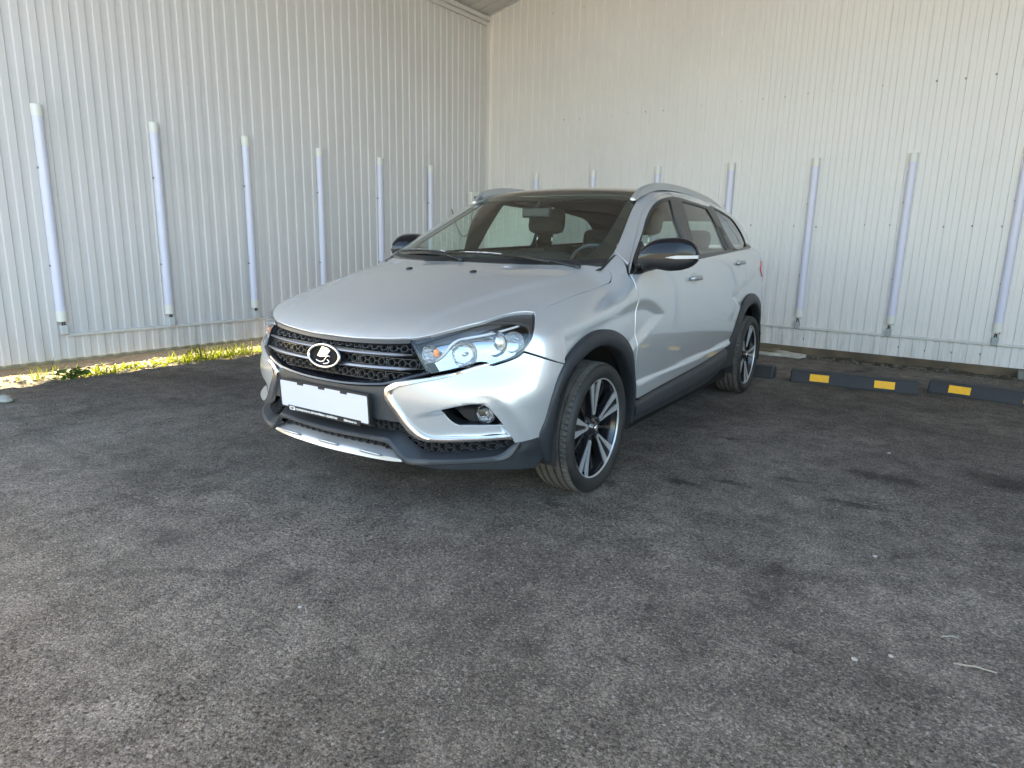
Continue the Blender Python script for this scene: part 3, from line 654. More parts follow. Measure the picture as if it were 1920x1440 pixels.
LINES = {
 'hood_lead': [(0.7889,-0.075,0.7329),(0.7896,0.0062,0.7332),(0.7872,0.0815,0.7345),(0.7807,0.1751,0.7374),(0.7648,0.3032,0.7445),(0.7498,0.3813,0.7514),(0.7462,0.3965,0.7528),(0.6886,0.4938,0.7817),(0.5806,0.5788,0.8151),(0.4369,0.6315,0.8451),(0.3707,0.6686,0.8519),(0.3452,0.6961,0.8487)],
 'hood_side': [(0.3452,0.6961,0.8487),(0.2425,0.7109,0.8697),(0.1299,0.7276,0.8905),(0.1662,0.7199,0.8854),(0.0025,0.7361,0.913),(-0.171,0.7564,0.9401),(-0.2086,0.7672,0.9498),(-0.2299,0.7638,0.9635),(-0.2526,0.7506,0.9823),(-0.2745,0.7296,1.001),(-0.28,0.6924,1.015)],
 'hood_rear': [(-0.28,0.6924,1.015),(-0.213,0.5809,1.0121),(-0.1539,0.4561,1.0107),(-0.1097,0.3197,1.0093),(-0.0821,0.1675,1.0099),(-0.0722,-0.099,1.0097),(-0.1123,-0.3311,1.0092),(-0.2296,-0.6451,1.0047)],
 'headlight': [(0.7511,0.4044,0.7462),(0.7028,0.4759,0.7754),(0.6432,0.5329,0.7995),(0.5616,0.5747,0.8222),(0.4679,0.6114,0.8416),(0.4103,0.6415,0.8496),(0.3587,0.6771,0.8522),(0.3426,0.6946,0.85),(0.3652,0.714,0.8358),(0.3997,0.7358,0.8145),(0.4371,0.7549,0.7827),(0.4591,0.7563,0.7513),(0.4748,0.7504,0.7299),(0.489,0.7435,0.7098),(0.5095,0.7306,0.6955),(0.5362,0.712,0.6829),(0.5705,0.6855,0.6705),(0.5924,0.6674,0.6631),(0.5975,0.6608,0.6672),(0.6039,0.6518,0.674),(0.6152,0.6397,0.6755),(0.629,0.6261,0.6731),(0.6589,0.5976,0.6614),(0.6964,0.5581,0.6469),(0.7453,0.4932,0.6295),(0.7493,0.4791,0.6464),(0.7554,0.4491,0.6934),(0.7511,0.4044,0.7462)],
 'grille_low': [(0.8271,-0.1376,0.5526),(0.8302,-0.0106,0.5512),(0.8283,0.105,0.5512),(0.8224,0.2115,0.5579),(0.813,0.2925,0.5661),(0.8097,0.3133,0.5691),(0.7981,0.3682,0.5845),(0.7829,0.4187,0.6019),(0.7462,0.4932,0.6259)],
 'chrome_out': [(0.6012,0.6568,0.6681),(0.6315,0.6281,0.6612),(0.6618,0.5999,0.6483),(0.6994,0.5605,0.6324),(0.7472,0.4948,0.6175),(0.7881,0.4045,0.5942),(0.7939,0.3827,0.5934),(0.8046,0.3407,0.5739),(0.8085,0.3231,0.559),(0.8093,0.32,0.543),(0.8086,0.3222,0.5194),(0.8046,0.3387,0.4947),(0.7979,0.3631,0.4654),(0.7894,0.389,0.4253),(0.7793,0.4205,0.3911),(0.7689,0.4518,0.373),(0.7555,0.4872,0.3656),(0.7353,0.5299,0.366),(0.6954,0.5955,0.3698),(0.648,0.6555,0.3721),(0.5928,0.7106,0.3729),(0.5929,0.7106,0.3756),(0.5523,0.7425,0.373)],
 'chrome_in': [(0.599,0.662,0.6606),(0.6349,0.6308,0.6467),(0.6742,0.5924,0.6325),(0.7272,0.5308,0.6107),(0.7896,0.4057,0.5764),(0.779,0.4365,0.5865),(0.7992,0.3699,0.5652),(0.803,0.3542,0.552),(0.8034,0.3526,0.5387),(0.8009,0.3636,0.5188),(0.7939,0.3874,0.4843),(0.7851,0.4129,0.4496),(0.7739,0.4432,0.4179),(0.7631,0.4706,0.3963),(0.7506,0.4998,0.3854),(0.7357,0.5302,0.3826),(0.6957,0.5958,0.3851),(0.6485,0.6557,0.3869),(0.5936,0.7108,0.3892),(0.6131,0.6931,0.3919),(0.5623,0.7363,0.3904)],
 'gap_fender': [(0.4862,0.7461,0.7076),(0.3847,0.8142,0.6675),(0.2627,0.8447,0.6282)],
 'archF_out': [(0.4417,0.7967,0.3688),(0.4166,0.8097,0.4269),(0.3918,0.824,0.5222),(0.3453,0.8327,0.6072),(0.271,0.8403,0.6782),(0.1868,0.8455,0.727),(0.093,0.8493,0.7532),(-0.006,0.8545,0.7562),(-0.1118,0.8609,0.7371),(-0.213,0.867,0.6917),(-0.2825,0.8691,0.6306),(-0.3285,0.8649,0.5351),(-0.374,0.8567,0.4428),(-0.3912,0.8496,0.3817)],
 'arch_front': [(0.3411,0.8333,0.612),(0.3804,0.827,0.566),(0.4099,0.8188,0.5079),(0.4273,0.8074,0.4333),(0.4417,0.7967,0.3688)],
 'cheek_bot': [(0.4417,0.7967,0.3688),(0.4991,0.7735,0.3618),(0.5225,0.7607,0.357),(0.5422,0.7486,0.3582),(0.55,0.7441,0.3728),(0.5614,0.7371,0.393)],
 'fog': [(0.7408,0.5347,0.4955),(0.7286,0.5571,0.5018),(0.7014,0.5994,0.5147),(0.6787,0.6293,0.5213),(0.6544,0.6582,0.5236),(0.6461,0.6677,0.5209),(0.6287,0.6866,0.5035),(0.6084,0.7039,0.4707),(0.5796,0.7254,0.4258),(0.5958,0.7116,0.4257),(0.6669,0.6372,0.4275),(0.6976,0.597,0.4287),(0.7121,0.5763,0.4376),(0.7266,0.5556,0.4608)],
 'shelf_top': [(0.7973,0.3396,0.3808),(0.7913,0.369,0.3739),(0.7846,0.3971,0.3505),(0.7742,0.4355,0.3256),(0.7626,0.4693,0.313),(0.7354,0.5298,0.3152),(0.6799,0.6161,0.3232),(0.5913,0.7105,0.3268),(0.5913,0.7105,0.3295),(0.5615,0.7341,0.3291),(0.5489,0.7438,0.3522),(0.5446,0.747,0.3598)],
 'shelf_topc': [(0.8034,-0.3001,0.3596),(0.8171,-0.1623,0.3728),(0.8213,-0.0312,0.3721),(0.8173,0.1619,0.3787),(0.8043,0.2964,0.3802),(0.8101,0.2514,0.3817),(0.8039,0.2998,0.3834),(0.7973,0.3396,0.3808)],
 'lip_top': [(0.8005,-0.3192,0.339),(0.8168,-0.1645,0.3457),(0.8211,-0.0328,0.3487),(0.817,0.1605,0.3519),(0.8041,0.2953,0.3472),(0.8098,0.2504,0.3595),(0.8058,0.2829,0.3604),(0.8002,0.3204,0.3536),(0.7971,0.3384,0.3372),(0.79,0.3733,0.2985),(0.7841,0.3954,0.2822),(0.7788,0.4149,0.2793),(0.7465,0.5058,0.2891),(0.6795,0.616,0.2988),(0.5906,0.7104,0.3076),(0.6103,0.6927,0.3025),(0.574,0.7241,0.3141),(0.5483,0.7437,0.3412),(0.5274,0.7577,0.3549)],
 'lip_bot': [(0.8169,-0.1654,0.3307),(0.8213,-0.0335,0.3341),(0.8172,0.1601,0.3393),(0.8042,0.2951,0.3335),(0.8099,0.25,0.3429),(0.8059,0.2825,0.3452),(0.8013,0.314,0.3418),(0.7984,0.3322,0.3226),(0.7922,0.361,0.2884),(0.7861,0.3832,0.2721),(0.7782,0.4106,0.2619),(0.7455,0.5048,0.2711),(0.6788,0.6156,0.2824),(0.5895,0.7101,0.2883),(0.646,0.6552,0.2856),(0.5895,0.7101,0.2883),(0.5621,0.7321,0.299),(0.5468,0.7435,0.3136),(0.5342,0.753,0.3448),(0.5248,0.7591,0.3532)],
 'door_front': [(-0.3258,0.8126,0.9741),(-0.3322,0.8462,0.9222),(-0.3474,0.8577,0.8761),(-0.3331,0.8671,0.785),(-0.332,0.871,0.6683)],
 'frame_gap': [(-0.4069,0.7711,1.045),(-0.5063,0.7387,1.1039),(-0.6189,0.7032,1.1702),(-0.7563,0.6596,1.2493),(-0.8706,0.6302,1.3115),(-0.9665,0.6198,1.3586),(-1.0653,0.6192,1.3988),(-1.1964,0.6089,1.4256),(-1.3541,0.5921,1.4421),(-1.8919,0.6054,1.4365),(-2.0533,0.6147,1.4211)],
 'win_outer': [(-0.4472,0.7731,1.0596),(-0.5616,0.7452,1.1236),(-0.6799,0.7168,1.1914),(-0.7821,0.6883,1.2502),(-0.8817,0.6666,1.3035),(-0.9698,0.6558,1.3457),(-1.0447,0.6568,1.3713),(-1.1568,0.6546,1.3915),(-1.2835,0.6445,1.409)],
 'glassF': [(-0.5881,0.7482,1.1316),(-0.7115,0.7113,1.208),(-0.8195,0.6852,1.2679),(-0.9184,0.669,1.3178),(-1.0033,0.665,1.3517),(-1.0845,0.6646,1.3716),(-1.1614,0.663,1.3808),(-1.1307,0.7081,1.2987),(-1.1284,0.7417,1.2295),(-1.1438,0.7739,1.1565)],
 'glassR': [(-1.3572,0.6604,1.389),(-1.5179,0.6613,1.3852),(-1.7537,0.6598,1.3776),(-1.8732,0.6587,1.3718),(-1.9275,0.6829,1.3214),(-1.9689,0.7127,1.2567),(-1.9826,0.7403,1.1957),(-2.0002,0.7669,1.1344),(-1.9596,0.7887,1.1061),(-1.2889,0.8173,1.0722)],
 'belt': [(-1.2448,0.8312,1.0481),(-1.5544,0.8227,1.0647),(-2.1941,0.7964,1.0993),(-2.496,0.7769,1.114)],
 'cpil': [(-1.9792,0.6397,1.3957),(-2.2026,0.7939,1.102)],
 'quarter': [(-2.0491,0.6402,1.3894),(-2.237,0.6339,1.3811),(-2.4597,0.6279,1.3622),(-2.6304,0.6229,1.3415),(-2.7609,0.6334,1.294),(-2.8637,0.6548,1.2254),(-2.8992,0.6749,1.1719),(-2.7996,0.7089,1.1412),(-2.51,0.773,1.1168),(-2.2026,0.7939,1.102),(-2.2513,0.7623,1.1259),(-2.1314,0.7022,1.262)],
 'sail': [(-0.6032,0.7411,1.1433),(-0.5313,0.755,1.1044),(-0.4722,0.7655,1.0743),(-0.3396,0.8185,0.9764),(-0.4166,0.8349,0.9879),(-0.5361,0.838,1.0004)],
 'ws_side': [(-0.9675,0.5557,1.3756),(-0.8391,0.5804,1.3097),(-0.6443,0.6306,1.2044),(-0.48,0.67,1.1154),(-0.3745,0.6908,1.0598),(-0.2821,0.6913,1.0163)],
 'ws_top': [(-0.9589,-0.5313,1.3769),(-0.9233,-0.3262,1.3932),(-0.9001,-0.0991,1.4),(-0.9107,0.0948,1.405),(-0.9356,0.2724,1.4045),(-0.9716,0.438,1.3995),(-0.9817,0.5227,1.3889)],
 'ws_left': [(-0.9589,-0.5313,1.3769),(-0.7981,-0.5714,1.2922),(-0.5965,-0.6398,1.1791),(-0.3504,-0.6087,1.0691),(-0.2365,-0.6517,1.006)],
}
# sculpted features of the side and the bumper
XUP = Spl([(-.9,.70),(-.76,.745),(-.669,.786),(-.574,.838),(-.442,.877),(-.333,.880),(-.16,.857),(.1,.82),(.4,.78)])
XLO = Spl([(-.9,.86),(-.669,.776),(-.454,.693),(-.289,.628),(-.1,.55),(.3,.4)])
def sstep(a, b, v): t = np.clip((v-a)/(b-a), 0, 1); return t*t*(3-2*t)
CRE = np.array([(.395,.452),(.423,.466),(.534,.495),(.585,.510),(.629,.521),(.668,.521),(.686,.503),(.703,.470),(.736,.393),(.748,.358)])
def sd_poly(P, y, z):
    """distance to an open polyline, positive on its lower / inner side"""
    best = np.full(np.shape(y), 9.); sg = np.ones(np.shape(y))
    for (a, b), (c_, d) in zip(P[:-1], P[1:]):
        ex, ez = c_-a, d-b; t = np.clip(((y-a)*ex+(z-b)*ez)/(ex*ex+ez*ez), 0, 1); dx, dz = y-a-t*ex, z-b-t*ez
        dd = np.hypot(dx, dz); cr = ex*dz-ez*dx; s_ = np.where(cr > 0, -1., 1.); m_ = dd < best-1e-9
        best = np.where(m_, dd, best); sg = np.where(m_, s_, sg)
    return best*sg
def fcar(x, y, z):
    v = f(x, y, z); ay = abs(y)
    side = sstep(.70, .80, ay)*(x < .3)
    m_ = np.minimum(XUP(x)-z, (z-XLO(x))*1.3)
    v = v+side*.016*sstep(0, .075, m_)*sstep(-.80, -.60, x)*(z > .35)
    # rear X mark
    up2 = .80+(-1.75-x)*.18; lo2 = .815-(-1.80-x)*.31
    m2 = np.minimum(up2-z, (z-lo2)*1.4); v = v+side*.010*sstep(0, .07, m2)*sstep(-1.72, -1.95, x)*(z > .5)
    # bottom kick of the doors
    v = v-side*.012*sstep(.03, 0, z-.452-.02*(-x-.8))*(x < -.3)*(x > -2.1)
    # recess of the fog lamp corner
    fr = (x > .3)
    if np.any(fr):
        d = sd_poly(CRE, ay, z); v = v+fr*.022*sstep(0, .022, d)*sstep(.42, .58, ay)*(z > .30)
        # crisp crease along the outer corner of the bumper
        v = v-fr*.006*np.exp(-((d+.045)/.02)**2)*sstep(.60,.70,ay)*(z < .55)
    # bonnet: ridge from windscreen pillar to lamp, gently raised centre
    top = sstep(.70, .80, z)*(x > -.3)
    rl = .62-.24*sstep(-.2, .75, x); q = (ay-rl)
    v = v-top*.007*sstep(.05, -.01, q)+0*v
    return v
def gradF(P, F): return grad(P[:, 0], P[:, 1], P[:, 2], F)

def lift(uv, proj, F, off):
    uv = np.asarray(uv, float); FF = (lambda x, y, z: F(x, y, z)-off) if off else F
    k = proj[0]
    if k == 'y': O = np.stack([uv[:,0], np.full(len(uv), .30), uv[:,1]], 1); D = np.tile([0.,1,0], (len(uv),1)); t0, t1 = 0, .75
    elif k == 'z': O = np.stack([uv[:,0], uv[:,1], np.full(len(uv), proj[1])], 1); D = np.tile([0.,0,1], (len(uv),1)); t0, t1 = 0, 1.
    elif k == 'x': O = np.stack([np.full(len(uv), proj[1]), uv[:,0], uv[:,1]], 1); D = np.tile([1.,0,0], (len(uv),1)); t0, t1 = 0, 1.3
    elif k == '-x': O = np.stack([np.full(len(uv), proj[1]), uv[:,0], uv[:,1]], 1); D = np.tile([-1.,0,0], (len(uv),1)); t0, t1 = 0, 2
    else:
        O = np.tile(np.array(proj[1], float), (len(uv),1)); az, el = uv[:,0], uv[:,1]
        D = np.stack([np.cos(el)*np.cos(az), np.cos(el)*np.sin(az), np.sin(el)], 1); t0, t1 = .05, 1.9
    t = cast(O, D, t0, t1, FF, n=34)
    bad = np.isnan(t)
    if bad.any():
        good = np.where(~bad)[0]
        for i in np.where(bad)[0]:
            j = good[np.argmin(((uv[good]-uv[i])**2).sum(1))]; t[i] = t[j]
    return O+D*t[:, None], FF
def drop(P, proj):
    P = np.asarray(P, float); k = proj[0]
    if k == 'y': return P[:, [0, 2]]
    if k == 'z': return P[:, [0, 1]]
    if k in ('x', '-x'): return P[:, [1, 2]]
    d = P-np.array(proj[1]); return np.stack([np.arctan2(d[:,1], d[:,0]), np.arctan2(d[:,2], np.hypot(d[:,0], d[:,1]))], 1)
def smooth_loop(P, step, closed=True, corner=38):
    """Catmull-Rom through the points, corners kept, resampled"""
    P = np.asarray(P, float); n = len(P); out = []; rng_ = range(n if closed else n-1)
    def ang(i):
        if not closed and i in (0, n-1): return 180
        a = P[i]-P[i-1]; b = P[(i+1) % n]-P[i]; c_ = np.dot(a, b)/(np.linalg.norm(a)*np.linalg.norm(b)+1e-12); return np.degrees(np.arccos(np.clip(c_, -1, 1)))
    cor = [ang(i) > corner for i in range(n)]
    for i in rng_:
        p1, p2 = P[i], P[(i+1) % n]; L_ = np.linalg.norm(p2-p1); ll = L_
        t1 = np.zeros_like(p1) if cor[i] else (P[(i+1) % n]-P[i-1]); t2 = np.zeros_like(p1) if cor[(i+1) % n] else (P[(i+2) % n]-P[i])
        t1 = (p2-p1) if cor[i] else t1/np.linalg.norm(t1)*ll; t2 = (p2-p1) if cor[(i+1) % n] else t2/np.linalg.norm(t2)*ll
        k = max(1, int(round(L_/step)))
        for j in range(k):
            s = j/k; out.append((2*s**3-3*s*s+1)*p1+(s**3-2*s*s+s)*t1+(-2*s**3+3*s*s)*p2+(s**3-s*s)*t2)
    if not closed: out.append(P[-1])
    return np.array(out)
def inside(poly, pts):
    x, y = pts[:,0][:,None], pts[:,1][:,None]; a = poly; b = np.roll(poly, -1, 0)
    c_ = ((a[:,1] > y) != (b[:,1] > y)) & (x < (b[:,0]-a[:,0])*(y-a[:,1])/(b[:,1]-a[:,1]+1e-15)+a[:,0]); return c_.sum(1) % 2 == 1
def dist_poly(poly, pts):
    a = poly; b = np.roll(poly, -1, 0); best = np.full(len(pts), 9.)
    for p, q in zip(a, b):
        e = q-p; t = np.clip(((pts-p)@e)/(e@e+1e-18), 0, 1); best = np.minimum(best, np.linalg.norm(pts-p-t[:,None]*e, axis=1))
    return best
class Sheet: pass
def sheet(poly, proj, F=None, off=0., step=.02, holes=(), rim=.014, corner=38, thick_hole=None):
    """poly and holes: 3D outlines on the surface"""
    F = F or fcar; sc = 1.0
    if proj[0] == 'sph': sc = float(np.median(np.linalg.norm(np.asarray(poly)-np.array(proj[1]), axis=1)))
    loops = [smooth_loop(np.asarray(p, float), step*.75, True, corner) for p in [poly]+list(holes)]
    l2 = [drop(p, proj) for p in loops]; st = step/sc
    out = l2[0]; mn, mx = out.min(0), out.max(0)
    gx = np.arange(mn[0]+st/2, mx[0], st); gy = np.arange(mn[1]+st/2, mx[1], st)
    G = np.stack(np.meshgrid(gx, gy), -1).reshape(-1, 2); G[:, 0] += np.tile((np.arange(len(gy)) % 2)[:, None]*st/2, (1, len(gx))).ravel()
    ok = inside(out, G)
    for h in l2[1:]: ok &= ~inside(h, G)
    G = G[ok]; ok = np.ones(len(G), bool)
    for h in l2: ok &= dist_poly(h, G) > st*.45
    G = G[ok]
    V2 = []; E = []
    for h in l2:
        b = len(V2); V2 += [Vector((float(p[0]), float(p[1]))) for p in h]; E += [(b+i, b+(i+1) % len(h)) for i in range(len(h))]
    V2 += [Vector((float(p[0]), float(p[1]))) for p in G]
    v, e, fc, *_ = delaunay_2d_cdt(V2, E, [], 0, 1e-7)
    v = np.array([(p.x, p.y) for p in v]); fc = np.array([t for t in fc if len(t) == 3])
    cen = v[fc].mean(1); ok = inside(out, cen)
    for h in l2[1:]: ok &= ~inside(h, cen)
    fc = fc[ok]; used = np.unique(fc); mp = -np.ones(len(v), int); mp[used] = np.arange(len(used)); v = v[used]; fc = mp[fc]
    P, FF = lift(v, proj, F, off); N = gradF(P, FF)
    # consistent outward winding
    a, b, c_ = P[fc[:,0]], P[fc[:,1]], P[fc[:,2]]; fn = np.cross(b-a, c_-a); flip = (fn*N[fc].mean(1)).sum(1) < 0
    fc[flip] = fc[flip][:, ::-1]
    V = P.tolist(); NN = N.tolist(); FCS = [tuple(t) for t in fc.tolist()]
    if rim:
        from collections import defaultdict
        cnt = {}
        for t in fc.tolist():
            for i in range(3):
                k = (t[i], t[(i+1) % 3])
                if (k[1], k[0]) in cnt: del cnt[(k[1], k[0])]
                else: cnt[k] = 1
        od = defaultdict(lambda: np.zeros(3))
        for a_, b_ in cnt:
            e_ = P[b_]-P[a_]; o_ = np.cross(e_, N[a_]+N[b_]); L_ = np.linalg.norm(o_)
            if L_ > 0: od[a_] += o_/L_; od[b_] += o_/L_
        r1 = {}; r2 = {}
        for k, o_ in od.items():
            o_ = o_/(np.linalg.norm(o_)+1e-9); p = P[k]+o_*.0018-N[k]*.0018
            r1[k] = len(V); V.append(p.tolist()); nn = o_+.5*N[k]; NN.append((nn/np.linalg.norm(nn)).tolist())
            r2[k] = len(V); V.append((p-N[k]*rim).tolist()); NN.append(o_.tolist())
        for a_, b_ in cnt: FCS += [(b_, a_, r1[a_], r1[b_]), (r1[b_], r1[a_], r2[a_], r2[b_])]
    s = Sheet(); s.V = np.array(V); s.N = np.array(NN); s.F = FCS; return s
def emit(s, name, m, parent, flip=False, **kw):
    V, N, F_ = s.V, s.N, s.F
    if flip: V = V*[1,-1,1]; N = N*[1,-1,1]; F_ = [t[::-1] for t in F_]
    return mesh_obj(name, V, F_, m, parent, True, N, **kw)
def resample(P, n):
    P = np.asarray(P, float); d = np.r_[0, np.cumsum(np.linalg.norm(np.diff(P, axis=0), axis=1))]; t = np.linspace(0, d[-1], n)
    return np.stack([np.interp(t, d, P[:, i]) for i in range(P.shape[1])], 1)
def band(A, B, prof, n=60, F=None, on_surface=False, smooth=.01, corner=60, endcaps=True):
    """strip lofted between lines A and B; prof = [(t across, offset along the normal)]"""
    F = F or f; A = resample(smooth_loop(A, smooth, False, corner), n); B = resample(smooth_loop(B, smooth, False, corner), n)
    mid = .5*(A+B); N = gradF(mid, F); V = []; m_ = len(prof)
    for i in range(n):
        for t, o_ in prof: V.append(A[i]*(1-t)+B[i]*t+N[i]*o_)
    V = np.array(V); Fc = [(i*m_+j, i*m_+j+1, (i+1)*m_+j+1, (i+1)*m_+j) for i in range(n-1) for j in range(m_-1)]
    # orientation: outward
    a, b, c_ = V[Fc[0][0]], V[Fc[0][1]], V[Fc[0][2]]
    j = m_//2-1 if m_ > 2 else 0; q = Fc[j]; fn = np.cross(V[q[1]]-V[q[0]], V[q[2]]-V[q[1]])
    if fn@N[0] < 0: Fc = [t[::-1] for t in Fc]
    if endcaps and m_ > 2: Fc += [tuple(range(m_)), tuple(range((n-1)*m_, n*m_))[::-1]]
    s = Sheet(); s.V = V; s.F = Fc; s.N = None; return s
def emit_band(s, name, m, parent, flip=False, deg=40, **kw):
    V = s.V*([1,-1,1] if flip else [1,1,1]); F_ = [t[::-1] for t in s.F] if flip else s.F
    return autosmooth(mesh_obj(name, V, F_, m, parent, **kw), deg)
def mir(L_): return [(x, -y, z) for x, y, z in L_]
# ================================================================== the car
L = LINES; P3 = lambda *a: [tuple(p) for p in a]
car = empty('parked_car', (-2.1969, 2.5009, -.010), -1.52318, label='silver estate car with black mirrors and grey wheel arches, parked nose towards the camera', cat='car')
SPH_F = ('sph', (.10, .10, .55)); SPH_N = ('sph', (.0, .0, .50))
def both(s, name, m, parent, **kw):
    return emit(s, name, m, parent, False, **kw), emit(s, name, m, parent, True, **kw)
def bothb(s, name, m, parent, deg=40, **kw):
    return emit_band(s, name, m, parent, False, deg, **kw), emit_band(s, name, m, parent, True, deg, **kw)
def sym(half):
    """close a half outline (first and last point on y = 0) with its mirror image"""
    return list(half)+[(x, -y, z) for x, y, z in half[-2:0:-1]]

# ---- bonnet
hl = [p for p in L['hood_lead'] if p[1] > .03]
hs = [(x-.001, y-.0048, z+.002) for x, y, z in L['hood_side'][1:]]; hs = [p for i, p in enumerate(hs) if i != 2]
hr = [p for p in L['hood_rear'][1:] if p[1] > .05]
half = [(.7882,0,.7332)]+hl+hs+hr+[(-.074, 0, 1.010)]
bonnet = emit(sheet(sym(half), ('z', .3), step=.018, corner=24), 'bonnet', MT['paint'], car)
for y in (-.2, .2):
    q = MB(); q.lathe([(0,.004),(.010,.004),(.013,.002),(.014,-.004)], 14, lambda r, a, h: (.092+r*1.2*math.cos(a), y+r*1.3*math.sin(a), .983+h-.33*r*math.cos(a)))
    q.build('washer_nozzle', MT['gloss'], bonnet, True)

# ---- wings, doors, rear quarter
gf = L['gap_fender']
af = L['archF_out']
def toward(c_, P, k): return [(c_[0]+(x-c_[0])*k, y, c_[1]+(z-c_[1])*k) for x, y, z in P]
wing = [(.266,.846,.633),(.3846,.8137,.6721),(.4869,.7465,.7131),(.4726,.7559,.733),(.4566,.7621,.7549),(.435,.7606,.7861),(.3968,.7397,.8174),(.3619,.7181,.8372),(.3441,.7007,.8531)] + \
       [(x, y+.004, z-.002) for x, y, z in L['hood_side'][1:] if not (x == .166)] + \
       [(-.330,.692,1.040),(-.42,.684,1.085),(-.40,.735,1.065),(-.368,.782,1.037),(-.335,.800,1.000)] + [(x+.005, y, z) for x, y, z in L['door_front']] + \
       [(-.322,.868,.58)] + toward((0,.33), [p for p in af if -.31 < p[0] < .28 and p[2] > .6][::-1], .975)
both(sheet(wing, ('sph', (-.05, .0, .45)), step=.016, corner=30), 'wing', MT['paint'], car)
fd = [(-.338,.803,.985)]+[(x-.003, y, z) for x, y, z in L['door_front'][1:]]+[(-.338,.868,.56),(-.372,.858,.45),(-.392,.850,.378),(-.69,.856,.396),(-1.375,.861,.424)] + \
     [(-1.352,.872,.55),(-1.343,.880,.657),(-1.346,.875,.817),(-1.30,.85,.95),(-1.256,.829,1.046),(-.9,.835,1.028),(-.536,.838,1.000)]
dF = both(sheet(fd, ('y',), step=.016, corner=42), 'front_door', MT['paint'], car)
rd = [(-1.249,.829,1.050),(-1.293,.85,.95),(-1.339,.875,.817),(-1.336,.880,.657),(-1.345,.872,.55),(-1.368,.861,.424),(-1.93,.861,.466),(-1.962,.861,.480),(-2.065,.867,.560),(-2.150,.871,.655),(-2.225,.869,.712),(-2.29,.86,.80),(-2.33,.85,.92),(-2.30,.83,1.02),(-2.215,.797,1.099),(-1.9,.81,1.083),(-1.558,.822,1.066)]
dR = both(sheet(rd, ('y',), step=.016, corner=42), 'rear_door', MT['paint'], car)
rq = [(-2.221,.797,1.100),(-2.306,.83,1.02),(-2.337,.85,.92),(-2.297,.86,.80),(-2.232,.869,.716),(-2.366,.863,.762),(-2.534,.856,.778),(-2.692,.850,.760),(-2.86,.842,.70),(-2.96,.83,.62),(-3.03,.82,.50),(-3.04,.80,.36),(-3.2,.78,.36),(-3.36,.70,.36),(-3.40,.68,.70),(-3.36,.66,1.0),(-3.30,.66,1.12),(-2.9,.735,1.137),(-2.496,.777,1.116)]
both(sheet(rq, ('sph', (-2.7, .0, .7)), step=.03, corner=42), 'rear_quarter', MT['paint'], car)
tg = [(-3.5,0,.36),(-3.45,.5,.36),(-3.37,.69,.36),(-3.41,.67,.70),(-3.37,.65,1.0),(-3.31,.62,1.10),(-3.4,.3,1.12),(-3.45,0,1.12)]
emit(sheet(sym(tg), ('-x', -2.0), step=.05), 'tailgate', MT['paint'], car)
tl = [(-2.93,.80,1.02),(-3.02,.80,1.03),(-3.25,.74,1.04),(-3.30,.72,.93),(-3.15,.78,.90),(-2.99,.80,.90),(-2.93,.80,.95)]
both(sheet(tl, ('sph', (-2.7, .0, .8)), off=.006, step=.02), 'tail_light', MT['red'], car)

# ---- door handles
for side_ in (1, -1):
    for j, (hx, hz, door) in enumerate(((-1.135,.940,dF[0 if side_ == 1 else 1]), (-2.15,1.012,dR[0 if side_ == 1 else 1]))):
        base, _ = lift([(hx, hz)], ('y',), fcar, 0); n_ = gradF(base, fcar)[0]; b_ = Vector(base[0]); n_ = Vector(n_)
        tx = Vector((1,0,0)); tx = (tx-n_*tx.dot(n_)).normalized(); tz = n_.cross(tx)
        if tz.z < 0: tz = -tz
        def W(u, v, h): p = b_+tx*u+tz*v+n_*h; return Vector((p.x, p.y*side_, p.z))
        hnd = empty('door_handle', parent=door)
        q = MB(); V = []; F_ = []; K, J = 6, 20
        for i in range(K+1):
            r_ = i/K
            for k in range(J):
                a = 2*math.pi*k/J; V.append(W(.034*r_*math.cos(a)*1.1, .037*r_*math.sin(a), .0045-.017*math.cos(r_*math.pi/2)+.0015*(1-r_)-.004*(r_ == 1)))
        F_ = [(i*J+k, i*J+(k+1) % J, (i+1)*J+(k+1) % J, (i+1)*J+k) for i in range(K) for k in range(J)]
        q.add(V, F_); autosmooth(q.build('recess', MT['paint'], hnd), 60)
        q = MB(); pts = [(-.085+.17*t, .002) for t in np.linspace(0, 1, 15)]; V = []; F_ = []
        for i, (u, v) in enumerate(pts):
            e = 1-abs(u/.085)**4; hh = .006+.026*max(e, 0)**.5*.9; w_ = .0135*(.55+.45*max(e, 0)**.5)
            for k in range(10):
                a = 2*math.pi*k/10; V.append(W(u, v+math.cos(a)*w_, hh+math.sin(a)*.007))
        q.add(V, [(i*10+k, i*10+(k+1) % 10, (i+1)*10+(k+1) % 10, (i+1)*10+k) for i in range(14) for k in range(10)]+[tuple(range(10)), tuple(range(140, 150))[::-1]])
        q.build('grip', MT['silverplast'], hnd, True)

def walls_(loop, o0, o1):
    lp = smooth_loop(np.array(loop), .010, True, 50); N_ = gradF(lp, fcar); n = len(lp)
    lp = lift(drop(lp, ('x', -.2)), ('x', -.2), fcar, 0)[0]; V = np.concatenate([lp+N_*o0, lp+N_*o1]); s = Sheet(); s.V = V; s.F = [(i, (i+1) % n, n+(i+1) % n, n+i) for i in range(n)]; s.N = None; return s
